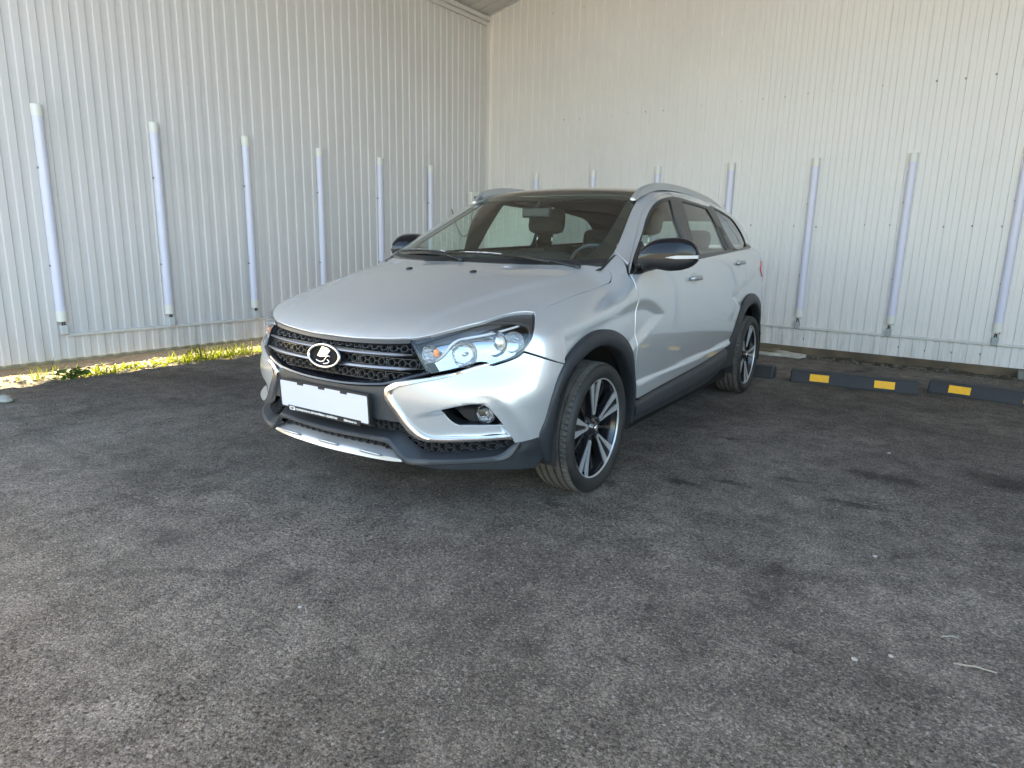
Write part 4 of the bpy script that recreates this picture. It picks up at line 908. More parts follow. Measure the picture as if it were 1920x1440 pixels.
# ---- front bumper: painted cheeks
hlb = [(.5907,.6713,.6565),(.5685,.6907,.6633),(.5345,.7185,.6763),(.5087,.7359,.6885),(.4898,.7468,.7028)]
ci = L['chrome_in']; ci2 = [p for i, p in enumerate(ci) if i not in (4, 18)]
ci2 = [(.599,.6624,.6586)]+ci2[1:]
ci2 = sorted(ci2[:1], key=lambda p: 0)+ci2[1:]
cheek = hlb+[(.394,.819,.667),(.266,.846,.627),(.330,.838,.600)]+[(x-.012, y, z) for x, y, z in L['arch_front'][1:]]+[(.441,.796,.366)] + \
        [(.498,.773,.359),(.522,.760,.355),(.541,.748,.357),(.549,.743,.372),(.560,.736,.391)]+[p for p in ci2 if p[1] < .72][::-1]
fogp = [p for p in L['fog']]
fogp = [(.739,.534,.495),(.727,.556,.501),(.701,.599,.512),(.678,.629,.518),(.654,.655,.520),(.640,.668,.515),(.628,.680,.503),(.607,.700,.472),(.582,.722,.430),(.594,.711,.426),(.666,.636,.427),(.696,.596,.428),(.711,.575,.437),(.725,.554,.460)]
cheek_s = sheet(cheek, ('sph', (.15, .15, .45)), step=.0075, holes=[fogp], corner=45, rim=.010)
fog_w = walls_(fogp, 0, -.075)
for flip, sname in ((False, 1), (True, -1)):
    bc = emit(cheek_s, 'bumper_corner', MT['paint'], car, flip)
    # fog lamp pocket
    s_ = sheet([(x-.01, y*1.0, z) for x, y, z in fogp], ('x', -.2), off=-.068, step=.02, rim=0)
    emit_band(fog_w, 'pocket_wall', MT['black'], bc, flip)
    pk = emit(s_, 'fog_pocket', MT['black'], bc, flip)
    q = MB(); c_ = Vector((.598, .643*sname, .469)); ax = Vector((.93, .30*sname, .08)).normalized(); e1 = Vector((0,0,1)); e1 = (e1-ax*e1.dot(ax)).normalized(); e2 = ax.cross(e1)
    fn = lambda r, a, h: c_+ax*h+e1*r*math.cos(a)+e2*r*math.sin(a)
    q.lathe([(0,.006),(.012,.0055),(.025,.003),(.036,-.002),(.038,-.006)], 28, fn); fl_ = q.build('fog_lamp', MT['lens'], bc, True)
    q = MB(); q.lathe([(.0385,-.004),(.040,-.001),(.043,-.004),(.044,-.03)], 28, fn); q.build('lamp_ring', MT['black'], fl_, True)
    q = MB(); q.lathe([(.009,-.03),(.016,-.027),(.028,-.020),(.0375,-.007)], 28, fn); q.build('reflector', MT['reflector'], fl_, True)
    q = MB(); q.lathe([(0,-.012),(.006,-.013),(.009,-.018),(.009,-.03)], 14, fn); q.build('bulb', MT['satin'], fl_, True)
co_ = [p for i, p in enumerate(L['chrome_out']) if i not in (4, 5, 20)]
bothb(band(co_, [p for i, p in enumerate(ci) if i not in (4, 19)], [(-.06,-.012),(-.06,.004),(.0,.009),(.35,.0125),(.82,.0115),(.92,.008),(.96,-.022)], n=110), 'chrome_moulding', MT['chrome'], car, 50)

# ---- centre fascia, lower trim, skid plate, nets
gl = [(.8308,0,.551)]+[p for p in L['grille_low'] if p[1] > .05 and p[1] not in (.309,)]
fas = [(.831,0,.5484)]+[(x, y, z-.004) for x, y, z in gl[1:6]]+[(.8068,.3287,.5691),(.8025,.3324,.5458),(.8028,.3358,.5156),(.798,.350,.487),(.791,.368,.462),(.789,.382,.430),(.80,.338,.430),(.832,0,.430)]
emit(sheet(sym(fas), ('x', .2), step=.02, off=-.004, corner=45, rim=.03), 'plate_fascia', MT['fascia'], car)
topc = [(.818,0,.3755),(.816,.160,.378),(.803,.295,.381),(.797,.336,.380)]+[p for p in L['shelf_top'][1:] if p[1] > .36 and p[1] != .71]
lip = [(.830,0,.3525),(.825,.169,.355),(.812,.303,.357),(.807,.328,.353),(.804,.345,.338),(.797,.380,.302),(.791,.402,.288),(.781,.430,.284),(.753,.511,.290),(.686,.621,.298),(.610,.704,.305),(.580,.728,.317),(.555,.748,.344),(.540,.757,.358)]
lib = [(.830,0,.338),(.825,.169,.342),(.812,.300,.341),(.806,.324,.337),(.803,.342,.322),(.797,.368,.290),(.791,.392,.272),(.781,.425,.264),(.752,.510,.273),(.685,.620,.284),(.600,.712,.288),(.566,.742,.300),(.548,.755,.325),(.532,.764,.357)]
fullb = lambda H_: mir(H_[:0:-1])+H_
lt = emit_band(band(fullb(lip), fullb(lib), [(-.25,-.006),(0,.0),(.2,.003),(.8,.003),(1,-.001),(1.15,-.012)], n=240, corner=80), 'lower_lip', MT['fascia'], car)
emit_band(band(fullb(topc), fullb(lip), [(0,-.045),(.5,-.020),(1,-.002)], n=240, corner=80), 'lip_shelf', MT['clad'], lt)
# lower cladding below the lip, corners down to the wheel arch
clc = [(.541,.757,.357),(.560,.744,.320),(.59,.718,.295),(.65,.66,.288),(.72,.565,.279),(.765,.47,.272),(.770,.45,.262),(.72,.565,.255),(.652,.655,.256),(.588,.709,.252),(.517,.756,.243),(.437,.785,.235),(.395,.80,.30),(.40,.806,.36),(.441,.796,.366),(.498,.773,.359),(.522,.763,.356)]
both(sheet(clc, ('sph', (.15,.15,.40)), off=.002, step=.02, corner=50, rim=.03), 'corner_cladding', MT['clad'], car)
# skid plate
sk_t = [(.812,0,.310),(.812,.125,.3125),(.803,.270,.308),(.797,.335,.303),(.790,.372,.292)]
sk_b = [(.826,0,.262),(.822,.125,.263),(.812,.245,.264),(.800,.330,.266),(.789,.385,.271)]
skid = emit_band(band(fullb(sk_t), fullb(sk_b), [(0,-.030),(.45,-.004),(.55,.002),(.95,.004),(1,-.004),(1.1,-.03)], n=120, corner=90), 'skid_plate', MT['silverplast'], car)
for y0 in (-.24, 0, .24):
    A = [(.826-.03*abs(y)**1.5*1.0, y, .288) for y in np.linspace(y0-.055, y0+.055, 8)]; q = MB()
    q.tube([(a-.004, b, c_) for a, b, c_ in A], .0055, 8, flat=1); q.build('skid_rib', MT['silverplast'], skid, True)
def clipnet(name, poly, off, pitch_y, pitch_z, m, parent, wire=.0022, depth=.010, back=.016, pattern='hex', clip_y=None):
    """net of thin ribs lying on the body surface, clipped to an outline in (y, z); plus its dark backing"""
    lp = smooth_loop(np.array(poly), .02, True, 50); p2 = lp[:, [1, 2]]; mn, mx = p2.min(0), p2.max(0); S_ = []
    nz = int((mx[1]-mn[1])/pitch_z)+3; ny = int((mx[0]-mn[0])/pitch_y)+3
    if pattern == 'hex':
        for j in range(-1, nz):
            for i in range(-ny//2-1, ny//2+2):
                y = (i+(j % 2)/2)*pitch_y; z = mn[1]+j*pitch_z; a, b = pitch_y*.5, pitch_z*.5
                S_ += [((y-a*.62, z), (y-a*.30, z+b)), ((y-a*.30, z+b), (y+a*.30, z+b)), ((y+a*.30, z+b), (y+a*.62, z)), ((y+a*.62, z), (y+a*.62+(a*2-a*1.24)*.5, z)), ((y-a*.62,z),(y-a*.30,z-b)), ((y+a*.62,z),(y+a*.30,z-b))]
    else: S_ = pattern(mn, mx)
    segs = []
    for a, b in S_:
        a, b = np.array(a), np.array(b); mid = np.array([a, (a+b)/2, b])
        if inside(p2, mid).all(): segs.append((a, b))
    if segs:
        pts_ = np.array([p for s_ in segs for p in s_]); Pp, FF = lift(pts_, ('x', .2), f, off); N_ = gradF(Pp, FF); q = MB()
        for i in range(0, len(Pp), 2):
            a, b = Vector(Pp[i]), Vector(Pp[i+1]); n_ = Vector(N_[i]); d = (b-a); 
            if d.length < 1e-5: continue
            d.normalize(); s_ = n_.cross(d)*wire; a -= d*wire*.6; b += d*wire*.6; bk = n_*-depth
            V = [a-s_*.6, a+s_*.6, b+s_*.6, b-s_*.6, a-s_+bk, a+s_+bk, b+s_+bk, b-s_+bk]
            q.add(V, [(0,1,2,3),(0,4,5,1),(1,5,6,2),(2,6,7,3),(3,7,4,0)])
        q.build(name, m, parent)
low = [(.82,0,.436),(.80,.300,.436),(.793,.352,.436),(.788,.385,.424),(.779,.417,.391),(.769,.450,.372),(.755,.486,.366),(.70,.59,.368),(.60,.700,.371),(.551,.742,.371),(.558,.735,.332),(.59,.710,.327),(.679,.615,.322),(.734,.529,.314),(.762,.468,.312),(.773,.434,.324),(.783,.396,.350),(.790,.368,.373),(.797,.336,.380),(.803,.295,.381),(.816,.16,.378),(.818,0,.3755)]
lowp = sym(low)
clipnet('lower_net', lowp, -.030, .052, .0165, MT['net'], car, .0017, .012)
emit(sheet([(x, y*1.01, z) for x, y, z in lowp], ('x', .1), F=f, off=-.055, step=.03, corner=80, rim=0), 'net_backing', MT['deep'], car)
low2 = sym([(.825,0,.335),(.815,.16,.338),(.803,.29,.335),(.799,.325,.326),(.795,.35,.305),(.79,.36,.300),(.803,.27,.308),(.812,.125,.3125),(.812,0,.31)])
clipnet('skid_net', low2, -.022, .040, .013, MT['net'], car, .0015, .010)
emit(sheet([(x, y*1.03, z*1.0) for x, y, z in sym([(.825,0,.345),(.803,.30,.345),(.795,.36,.30),(.79,.37,.29),(.812,0,.295)])], ('x', .1), F=f, off=-.04, step=.03, corner=80, rim=0), 'net_backing', MT['deep'], car)

# ---- upper grille
gr = empty('grille', parent=car)
side_g = [(.7471,.4898,.6306),(.7512,.463,.6702),(.7562,.439,.7102),(.7544,.4137,.7433)]
gtop = [(.7598,.3944,.7434),(.7648,.3255,.7385),(.7788,.1779,.7316),(.7856,0,.7283)]
gpoly = sym([(.8308,0,.552)]+[(x, y, z+.0) for x, y, z in gl[1:-1]]+side_g+gtop)
emit(sheet(gpoly, ('x', .1), F=f, off=-.055, step=.025, corner=50, rim=0), 'grille_backing', MT['deep'], gr)
# gloss surround: lip along the bottom and up the sides
g1 = fullb([(.8307,0,.55)]+gl[1:-1]+[(.7466,.4933,.6264)]); g2 = [(x-.004, y*.975, z+.014) for x, y, z in g1]; g3 = [(x-.012, y*.95, z+.030) for x, y, z in g1]
emit_band(band(g1, g2, [(0,-.012),(0,.001),(.3,.005),(.8,.004),(1,-.002)], n=120, corner=80), 'grille_surround', MT['gloss'], gr)
emit_band(band(g2, g3, [(0,-.002),(.3,-.012),(1,-.045)], n=120, corner=80), 'grille_surround', MT['gloss'], gr)
t1 = fullb([(.7885,0,.7312)]+[(x, y, z-.002) for x, y, z in hl[:5]]); t2 = [(x+.006, y*.995, z-.012) for x, y, z in t1]
emit_band(band(t1, t2, [(0,-.004),(.2,-.004),(1,-.006),(1.1,-.045)], n=90, corner=80), 'upper_seal', MT['black'], gr)
for sgn in (1, -1):
    sA = [(x, y*sgn, z) for x, y, z in side_g]; sB = [(x+.002, (y-.020)*sgn, z-.003) for x, y, z in side_g]
    emit_band(band(sA, sB, [(0,-.004),(.5,.0),(1,-.01),(1.1,-.045)], n=24), 'grille_surround', MT['gloss'], gr)
# two curved bars
def bar(zc, w_, ymax, dz=0):
    ys_ = np.linspace(-ymax, ymax, 61); A = []; B = []
    for y in ys_:
        e = (abs(y)/ymax); w2 = w_*(1-.55*sstep(.80,1.,e)); z = zc+dz*e**2
        A.append((y, z+w2/2)); B.append((y, z-w2/2))
    Pa, FF = lift(A, ('x', .2), f, -.010); Pb, _ = lift(B, ('x', .2), f, -.006)
    s = band(Pa, Pb, [(0,-.02),(0,0),(.25,.004),(.7,.005),(1,0),(1.0,-.02)], n=90, smooth=.02)
    return emit_band(s, 'grille_bar', MT['barmetal'], gr)
bar(.6835, .0155, .418, .010); bar(.6310, .0155, .440, .012)
def gpat(mn, mx):
    S_ = []
    for zc, h in ((.712,.013),(.657,.015),(.601,.015)):
        P_ = .046; W_ = .023
        for i in range(-11, 12):
            y = i*P_
            k = i % 3
            d0 = .007
            S_ += [((y-W_+d0, zc), (y-W_*.45, zc+h*.72)), ((y-W_*.45, zc+h*.72), (y+W_*.2, zc+h)), ((y+W_-d0, zc), (y+W_*.45, zc-h*.72)), ((y-W_+d0, zc), (y-W_*.35, zc-h)), ((y-W_*.35, zc-h), (y+W_*.35, zc-h*.8)), ((y+W_-d0, zc), (y+W_*.2, zc+h)), ((y+W_-d0, zc), (y+W_+d0, zc))]
            if k == 0: S_ += [((y+W_, zc-h*1.25), (y+W_, zc+h*1.25)), ((y+W_, zc+h*.6), (y+W_+.008, zc+h*.6))]
    for z in (.692,.6735,.6405,.6215,.5835): S_ += [((y, z), (y+.02, z)) for y in np.arange(-.46, .46, .02)]
    return S_
clipnet('grille_net', gpoly, -.022, .04, .02, MT['net'], gr, .0011, .014, pattern=gpat)
# ---- emblem
em = empty('emblem', parent=gr); ec = Vector((.822, .0, .653)); en = Vector((.985,0,.17)).normalized(); ez = Vector((-.17,0,.985)).normalized(); ey = Vector((0,1,0))
E3 = lambda u, v, h: ec+ey*u+ez*v+en*h
q = MB(); V = []; J, K = 64, 10
for i in range(J):
    a = 2*math.pi*i/J
    for k in range(K):
        b = 2*math.pi*k/K; rr = .0068*math.cos(b); V.append(E3((.090+rr)*math.cos(a), (.045+rr)*math.sin(a), .006+.006*math.sin(b)))
q.add(V, [(i*K+k, i*K+(k+1) % K, ((i+1) % J)*K+(k+1) % K, ((i+1) % J)*K+k) for i in range(J) for k in range(K)]); q.build('emblem_ring', MT['shipmetal'], em, True)
q = MB(); q.prism([(.090*math.cos(2*math.pi*i/48), .045*math.sin(2*math.pi*i/48)) for i in range(48)], E3, -.03, .002); q.build('emblem_disc', MT['deep'], em)
def px2e(P_): return [((x-1040)/272*.088, (556-y)/150*.043) for x, y in P_]
def raised(pts_, h0, h1, inset=.10):
    c_ = np.mean(pts_, axis=0); top = [tuple(np.array(p)*(1-inset)+c_*inset) for p in pts_]; n = len(pts_)
    V = [E3(u, v, h0) for u, v in pts_]+[E3(u, v, h1) for u, v in top]
    return V, [tuple(range(n, 2*n))]+[(i, (i+1) % n, n+(i+1) % n, n+i) for i in range(n)]
q = MB(); q.add(*raised(px2e([(985,415),(1110,432),(1152,476),(1070,572),(975,585),(905,572)]), .001, .007, .12)); q.build('emblem_sail', MT['shipmetal'], em)
q = MB()
for P_ in ([(872,606),(925,634),(985,646),(1040,632),(1068,598),(1088,562),(1120,548),(1150,560)], [(1082,606),(1112,606),(1140,624),(1128,650),(1070,664),(1000,664)]):
    pp = px2e(P_); q.tube([E3(u, v, .004) for u, v in pp], [.0015]+[.0036]*(len(pp)-2)+[.0015], 8)
q.build('emblem_ship', MT['shipmetal'], em, True)

# ---- number plate
npl = empty('number_plate', parent=car); pc = Vector((.842, 0, .470)); tilt = R(-3)
pn = Vector((math.cos(tilt),0,-math.sin(tilt)*-1)).normalized(); pz = Vector((-pn.z,0,pn.x))
Pp = lambda u, v, h: pc+Vector((0,1,0))*u+pz*v+pn*h
def rrect(w_, h_, r_, n=5):
    out = []
    for sx, sy, a0 in ((1,1,0),(-1,1,90),(-1,-1,180),(1,-1,270)):
        for i in range(n+1):
            a = R(a0+90*i/n); out.append((sx*(w_-r_)+r_*math.cos(a), sy*(h_-r_)+r_*math.sin(a)))
    return out
q = MB(); q.prism(rrect(.268,.063,.008), Pp, -.012, .001)
for u in (-.13, 0, .13): q.prism([(u-.018,.048),(u+.018,.048),(u+.018,.060),(u-.018,.060)], Pp, -.001, .0055)
q.prism([(-.213,-.072),(.213,-.072),(.219,-.049),(-.219,-.049)], Pp, -.008, .0055)
for a, b in (((-.268,-.268),(-.261,.262)),): pass
q.prism([(-.268,-.055),(-.260,-.055),(-.260,.058),(-.268,.058)], Pp, 0, .004); q.prism([(.260,-.055),(.268,-.055),(.268,.058),(.260,.058)], Pp, 0, .004)
fr_ = q.build('plate_frame', MT['black'], npl)
q = MB(); q.prism(rrect(.2595,.0555,.007), Pp, .001, .0035); q.build('blank_plate', MT['plate'], npl)
def text(body, size, u, v, h, m, parent, name='lettering', bold=0, align='LEFT'):
    c_ = bpy.data.curves.new('t', 'FONT'); c_.body = body; c_.size = size; c_.extrude = .0003; c_.offset = bold; c_.align_x = align
    o = bpy.data.objects.new('t', c_); COL.objects.link(o); bpy.context.view_layer.update()
    me = bpy.data.meshes.new_from_object(o.evaluated_get(bpy.context.evaluated_depsgraph_get())); bpy.data.objects.remove(o)
    me.materials.clear(); me.materials.append(m)
    # seen from the front of the car the text runs from the car's right (-y) to its left (+y)
    for vv in me.vertices:
        x, y, z = vv.co; vv.co = Pp(u+x, v+y, h+z)
    o = bpy.data.objects.new(name, me); COL.objects.link(o); o.parent = parent; return o
text('проверенные автомобили с пробегом', .0138, -.171, -.0650, .0060, MT['white'], fr_, bold=.0003)
text('dsfavtocar.ru', .0138, .122, -.0650, .0060, MT['white'], fr_, bold=.0003)
q = MB(); q.prism([(-.209,-.068),(-.176,-.068),(-.176,-.053),(-.209,-.053)], Pp, .0055, .0062); q.build('frame_badge', MT['white'], fr_)
text('DSF', .013, -.2045, -.0650, .0063, MT['deep'], fr_, bold=.0004)
# ---- headlights
HLP = [p for p in L['headlight'][:-1]]
hl_in = [(x, y, z) for x, y, z in HLP]
lens_s = sheet([(x, y, z) for x, y, z in hl_in], ('sph', (.15,.15,.55)), F=f, off=-.003, step=.016, corner=50, rim=.012)
house_s = sheet(hl_in, ('sph', (.15,.15,.55)), F=f, off=-.058, step=.02, corner=50, rim=0)
# dark mask printed round the rim of the lens unit: walls of the housing
def walls(loop, o0, o1):
    lp = smooth_loop(np.array(loop), .012, True, 50); N_ = gradF(lp, f); n = len(lp)
    V = np.concatenate([lp+N_*o0, lp+N_*o1]); s = Sheet(); s.V = V; s.F = [(i, (i+1) % n, n+(i+1) % n, n+i) for i in range(n)]; s.N = None; return s
wall_s = walls(hl_in, -.008, -.08)
bez = [(.3641,.7133,.8353),(.3414,.6909,.8502),(.4032,.6451,.8504),(.4717,.6099,.8417),(.5503,.5795,.8254),(.6379,.536,.7989),(.7027,.4791,.7741),(.7483,.4116,.7482),(.7453,.4225,.7371),(.6952,.4896,.7619),(.6224,.5484,.7888),(.5521,.5937,.8138),(.4985,.6358,.8172),(.446,.6739,.8128),(.4189,.7145,.8006),(.4437,.7393,.7613),(.4635,.7422,.7257),(.4882,.7313,.6967),(.5175,.7105,.6814),(.5428,.6934,.6733),(.5632,.6926,.6683),(.5385,.7125,.6824),(.5089,.732,.6956),(.4894,.7432,.71),(.4759,.7504,.7298),(.4598,.7566,.7518),(.4385,.7553,.7831),(.4011,.7359,.8134)]
bez_s = sheet(bez, ('sph', (.15,.15,.55)), F=f, off=-.016, step=.010, corner=50, rim=.010)
def dish(c_, ax, r_, dep, m, parent, name, n=28, lip_=.004, ell=1.0, twist=0):
    ax = Vector(ax).normalized(); e1 = Vector((0,0,1)); e1 = (e1-ax*e1.dot(ax)).normalized(); e2 = ax.cross(e1); c_ = Vector(c_)
    prof = [(r_*.12, -dep)]+[(r_*t, -dep*(1-t**2)) for t in (.25,.4,.55,.7,.85,1.0)]
    q = MB(); q.lathe(prof, n, lambda r, a, h: c_+ax*h+e1*r*math.cos(a)+e2*r*math.sin(a)*ell); o = q.build(name, m, parent, True); return o
for sg in (1, -1):
    fl_ = sg < 0
    hd = empty('headlight', parent=car)
    S3 = lambda p: (p[0], p[1]*sg, p[2])
    emit(lens_s, 'lens', MT['lens'], hd, fl_)
    hs_ = emit(house_s, 'housing', MT['reflector2'], hd, fl_)
    emit_band(wall_s, 'housing_wall', MT['lampwall'], hs_, fl_)
    emit(bez_s, 'bezel', MT['bezel'], hd, fl_)
    ax = (.95, .22*sg, .04)
    a_ = dish(S3((.6442,.5756,.7008)), ax, .054, .045, MT['reflector'], hd, 'low_beam_reflector')
    q = MB(); q.tube([Vector(S3((.6185,.5671,.6976))), Vector(S3((.6493,.5757,.6998)))], [.009,.006], 10); q.build('bulb', MT['satin'], a_, True)
    a_ = dish(S3((.5472,.6496,.7366)), ax, .050, .05, MT['reflector2'], hd, 'high_beam_reflector')
    q = MB(); q.lathe([(0,.020),(.014,.018),(.027,.010),(.034,-.002)], 24, lambda r, t, h: Vector(S3((.5202,.6446,.7356)))+Vector(ax).normalized()*h+Vector((0,1,0))*r*math.cos(t)+Vector((0,0,1))*r*math.sin(t)); q.build('projector_lens', MT['satin'], a_, True)
    dish(S3((.4878,.694,.7404)), (.80,.55*sg,.04), .042, .035, MT['reflector'], hd, 'corner_reflector')
    # turn signal pocket with amber bulb
    a_ = dish(S3((.7236,.4719,.7005)), (.98,.1*sg,.1), .034, .03, MT['reflector'], hd, 'turn_signal_reflector', ell=1.1)
    q = MB(); q.add(*blob(S3((.7113,.495,.7038)), (.012,.010,.015), 1, 2)); q.build('amber_bulb', MT['orange'], a_, True)
    # upper ribbed reflector
    q = MB()
    for k in range(16):
        t = k/15; c_ = Vector((.676,.4972,.7717)).lerp(Vector((.5803,.5833,.7974)), t); q.box(S3(tuple(c_-Vector((.03,.02,.004)))), (.006,.005,.020+.012*t), k=0)
    q.build('ribbed_reflector', MT['reflector'], hd)
    # daylight guide
    pth = [(.7355,.4463,.6663),(.718,.4751,.6714),(.7018,.4992,.6839),(.6843,.5165,.7069),(.6716,.5321,.7345),(.6542,.5522,.7537),(.6158,.5839,.7664),(.5678,.6176,.7793),(.5078,.6533,.7942),(.4353,.6874,.8107)]
    pth = smooth_loop(np.array(pth), .01, False, 170)
    N_ = gradF(pth, f); pth = pth-N_*.016
    q = MB(); q.tube([S3(tuple(p)) for p in pth], [.0062-.002*(i/len(pth)) for i in range(len(pth))], 10); q.build('daylight_guide', MT['drl'], hd, True)

# ---- wheel arch cladding, sills
aFo = [(.402,.806,.245),(.430,.800,.300),(.441,.797,.368),(.432,.818,.432)]
aFo = [(.395,.800,.250),(.430,.797,.31),(.449,.800,.372),(.424,.812,.430),(.400,.828,.525),(.358,.840,.611),(.286,.848,.682),(.200,.853,.730),(.106,.856,.756),(.008,.861,.759),(-.097,.868,.740),(-.198,.874,.695),(-.267,.876,.634),(-.312,.872,.540),(-.357,.864,.447),(-.377,.857,.388),(-.385,.85,.33),(-.40,.84,.25)]
aFi = [(.335,.800,.250),(.352,.810,.30),(.362,.820,.342),(.370,.830,.450),(.353,.839,.530),(.297,.850,.602),(.228,.857,.646),(.174,.860,.669),(.090,.864,.689),(-.013,.868,.687),(-.127,.872,.651),(-.212,.873,.594),(-.286,.868,.502),(-.345,.857,.393),(-.362,.85,.33),(-.375,.84,.25)]
aRo = [(-1.905,.868,.300),(-1.915,.870,.42),(-1.935,.870,.476),(-2.030,.876,.553),(-2.108,.879,.648),(-2.192,.877,.718),(-2.330,.871,.774),(-2.495,.865,.790),(-2.65,.858,.772),(-2.82,.850,.716),(-2.95,.84,.62),(-3.03,.82,.50),(-3.05,.80,.35),(-3.05,.79,.25)]
aRi = [(-2.20,.845,.300),(-2.182,.854,.386),(-2.175,.867,.497),(-2.218,.874,.602),(-2.305,.874,.667),(-2.453,.870,.704),(-2.60,.863,.706),(-2.735,.856,.672),(-2.86,.846,.60),(-2.94,.83,.50),(-2.975,.81,.40),(-2.98,.80,.33),(-2.98,.79,.29),(-2.98,.79,.25)]
prof_a = [(0,-.012),(0,.004),(.10,.010),(.55,.013),(.90,.012),(1.0,.006),(1.02,-.015),(1.04,-.05)]
def proj_on(P_, off=0): return lift(drop(P_, ('y',)), ('y',), f, off)[0]
for A_, B_ in ((aFo, aFi), (aRo, aRi)):
    bothb(band(proj_on(A_), proj_on(B_), prof_a, n=90, corner=70), 'wheel_arch_trim', MT['clad'], car, 50)
sl_t = [(-.385,.85,.374),(-.69,.856,.390),(-1.375,.861,.418),(-1.92,.861,.462)]; sl_b = [(-.40,.84,.245),(-.872,.85,.245),(-1.596,.85,.25),(-1.95,.85,.30)]
bothb(band(proj_on(sl_t), proj_on(sl_b), [(0,-.02),(0,-.006),(.10,-.004),(.14,.004),(.30,.016),(.62,.020),(.66,.012),(.95,.004),(1,-.03)], n=60, corner=70), 'sill_cladding', MT['clad'], car, 30)
q = MB()
for s_ in (1,-1):
    q = MB(); q.box((-.42, .856*s_, .372), (.03,.02,.016), bev=.003); q.build('seal_block', MT['black'], car)
# wheel house liners
for cx_ in (0, -2.635):
    for s_ in (1, -1):
        q = MB(); V = []; n = 40; R_ = .372 if cx_ == 0 else .40
        for i in range(n+1):
            a = R(-15+210*i/n)
            for y in (.50, .70, .835): V.append((cx_+R_*math.cos(a)*(1 if cx_ else 1), y*s_, .32+R_*math.sin(a)+(.0)))
        q.add(V, [(i*3+k, i*3+k+1, (i+1)*3+k+1, (i+1)*3+k) for i in range(n) for k in (0,1)])
        q.prism([(cx_+R_*math.cos(R(-15+210*i/n)), .32+R_*math.sin(R(-15+210*i/n))) for i in range(n+1)], lambda u, v, h: (u, h*s_, v), .49, .50)
        autosmooth(q.build('wheel_liner', MT['liner'], car), 50)
q = MB()
q.box((-1.45, 0, .27), (3.7, 1.10, .12)); q.box((-1.3, 0, .24), (1.75, 1.60, .08)); q.box((.24, 0, .50), (.80, .96, .36)); q.box((-2.85, 0, .50), (.9, .95, .4))
q.box((.55, 0, .29), (.30, 1.00, .03)); q.box((.02, .52, .25), (.10,.20,.05)); q.box((.02,-.52,.25), (.10,.20,.05))
q.build('underbody', MT['deep'], car)

# ---- glasshouse: cant rails, pillars, door frames, glass
ws_s = L['ws_side']; fgp = L['frame_gap']
top_side = [(-.975,.545,1.386),(-1.08,.545,1.437),(-1.3,.552,1.466),(-1.7,.560,1.478),(-2.2,.555,1.452),(-2.7,.535,1.405),(-3.05,.50,1.36)]
bs = [(-.43,.680,1.090)]+[(-.477,.672,1.113),(-.640,.633,1.203),(-.835,.583,1.308),(-.962,.558,1.375)]+top_side+[(-3.2,.50,1.30),(-3.33,.56,1.14),(-2.9,.690,1.128)] + \
     [(-2.905,.675,1.172),(-2.877,.655,1.230),(-2.775,.633,1.300),(-2.64,.62,1.348),(-2.45,.625,1.369),(-2.24,.63,1.389),(-2.05,.62,1.412)]+fgp[11::-1]+[(-.372,.785,1.036)]
bs_s = sheet(bs, ('sph', (-1.5,.0,.85)), step=.02, corner=45)
both(bs_s, 'body_side_panel', MT['paint'], car)
fo1 = [(x-.004*(1 if i < 6 else 0), y, z-.004) for i, (x, y, z) in enumerate(fgp[:9])]; fi1 = L['win_outer'][:]
fi1 = [(-.352,.800,1.000)]+fi1; fo1 = [(-.345,.803,.992)]+fo1
fr1 = band(fo1, fi1, [(0,-.012),(0,0),(.08,.002),(.92,.002),(1,-.010)], n=80)
for k, s_ in enumerate((False, True)): emit_band(fr1, 'window_frame', MT['paint'], dF[k], s_)
fo2 = [(x, y, z-.004) for x, y, z in fgp[8:]]; fi2 = [(-1.365,.630,1.408),(-1.55,.645,1.399),(-1.78,.645,1.391),(-1.93,.643,1.384),(-2.04,.636,1.392)]
fr2 = band(fo2, fi2, [(0,-.012),(0,0),(.08,.002),(.92,.002),(1,-.010)], n=50)
for k, s_ in enumerate((False, True)): emit_band(fr2, 'window_frame', MT['paint'], dR[k], s_)
g_F = [(-.46,.785,1.045),(-.535,.765,1.100),(-.60,.745,1.143),(-.712,.711,1.208),(-.820,.685,1.268),(-.921,.668,1.318),(-1.013,.655,1.352),(-1.105,.645,1.374),(-1.19,.640,1.384),(-1.138,.705,1.299),(-1.131,.741,1.230),(-1.141,.775,1.156),(-1.165,.80,1.070),(-.80,.805,1.052)]
g_R = [(-1.388,.647,1.388),(-1.553,.649,1.384),(-1.787,.649,1.377),(-1.898,.649,1.370),(-1.942,.678,1.322),(-1.973,.711,1.257),(-1.983,.740,1.196),(-1.995,.768,1.134),(-2.000,.785,1.105),(-1.66,.80,1.090),(-1.290,.812,1.074),(-1.305,.78,1.14),(-1.34,.72,1.25)]
qt = L['quarter']; g_Q = [(-2.10,.640,1.386),(-2.26,.634,1.377),(-2.452,.630,1.358),(-2.615,.625,1.336),(-2.745,.635,1.291),(-2.850,.655,1.224),(-2.878,.680,1.170),(-2.78,.71,1.143),(-2.50,.775,1.124),(-2.255,.792,1.110),(-2.247,.763,1.135),(-2.15,.702,1.258)]
tr_o = [(-.372,.812,.984)]+L['win_outer'][:8]+[(-1.36,.630,1.409),(-1.55,.645,1.400),(-1.78,.645,1.392),(-1.95,.642,1.390),(-2.09,.636,1.394),(-2.25,.631,1.386),(-2.452,.628,1.366),(-2.63,.622,1.344),(-2.765,.633,1.296),(-2.868,.655,1.228),(-2.897,.677,1.172),(-2.86,.70,1.135),(-2.50,.777,1.113),(-2.20,.795,1.098),(-1.558,.822,1.065),(-1.25,.829,1.048),(-.9,.835,1.028),(-.536,.838,1.002)]
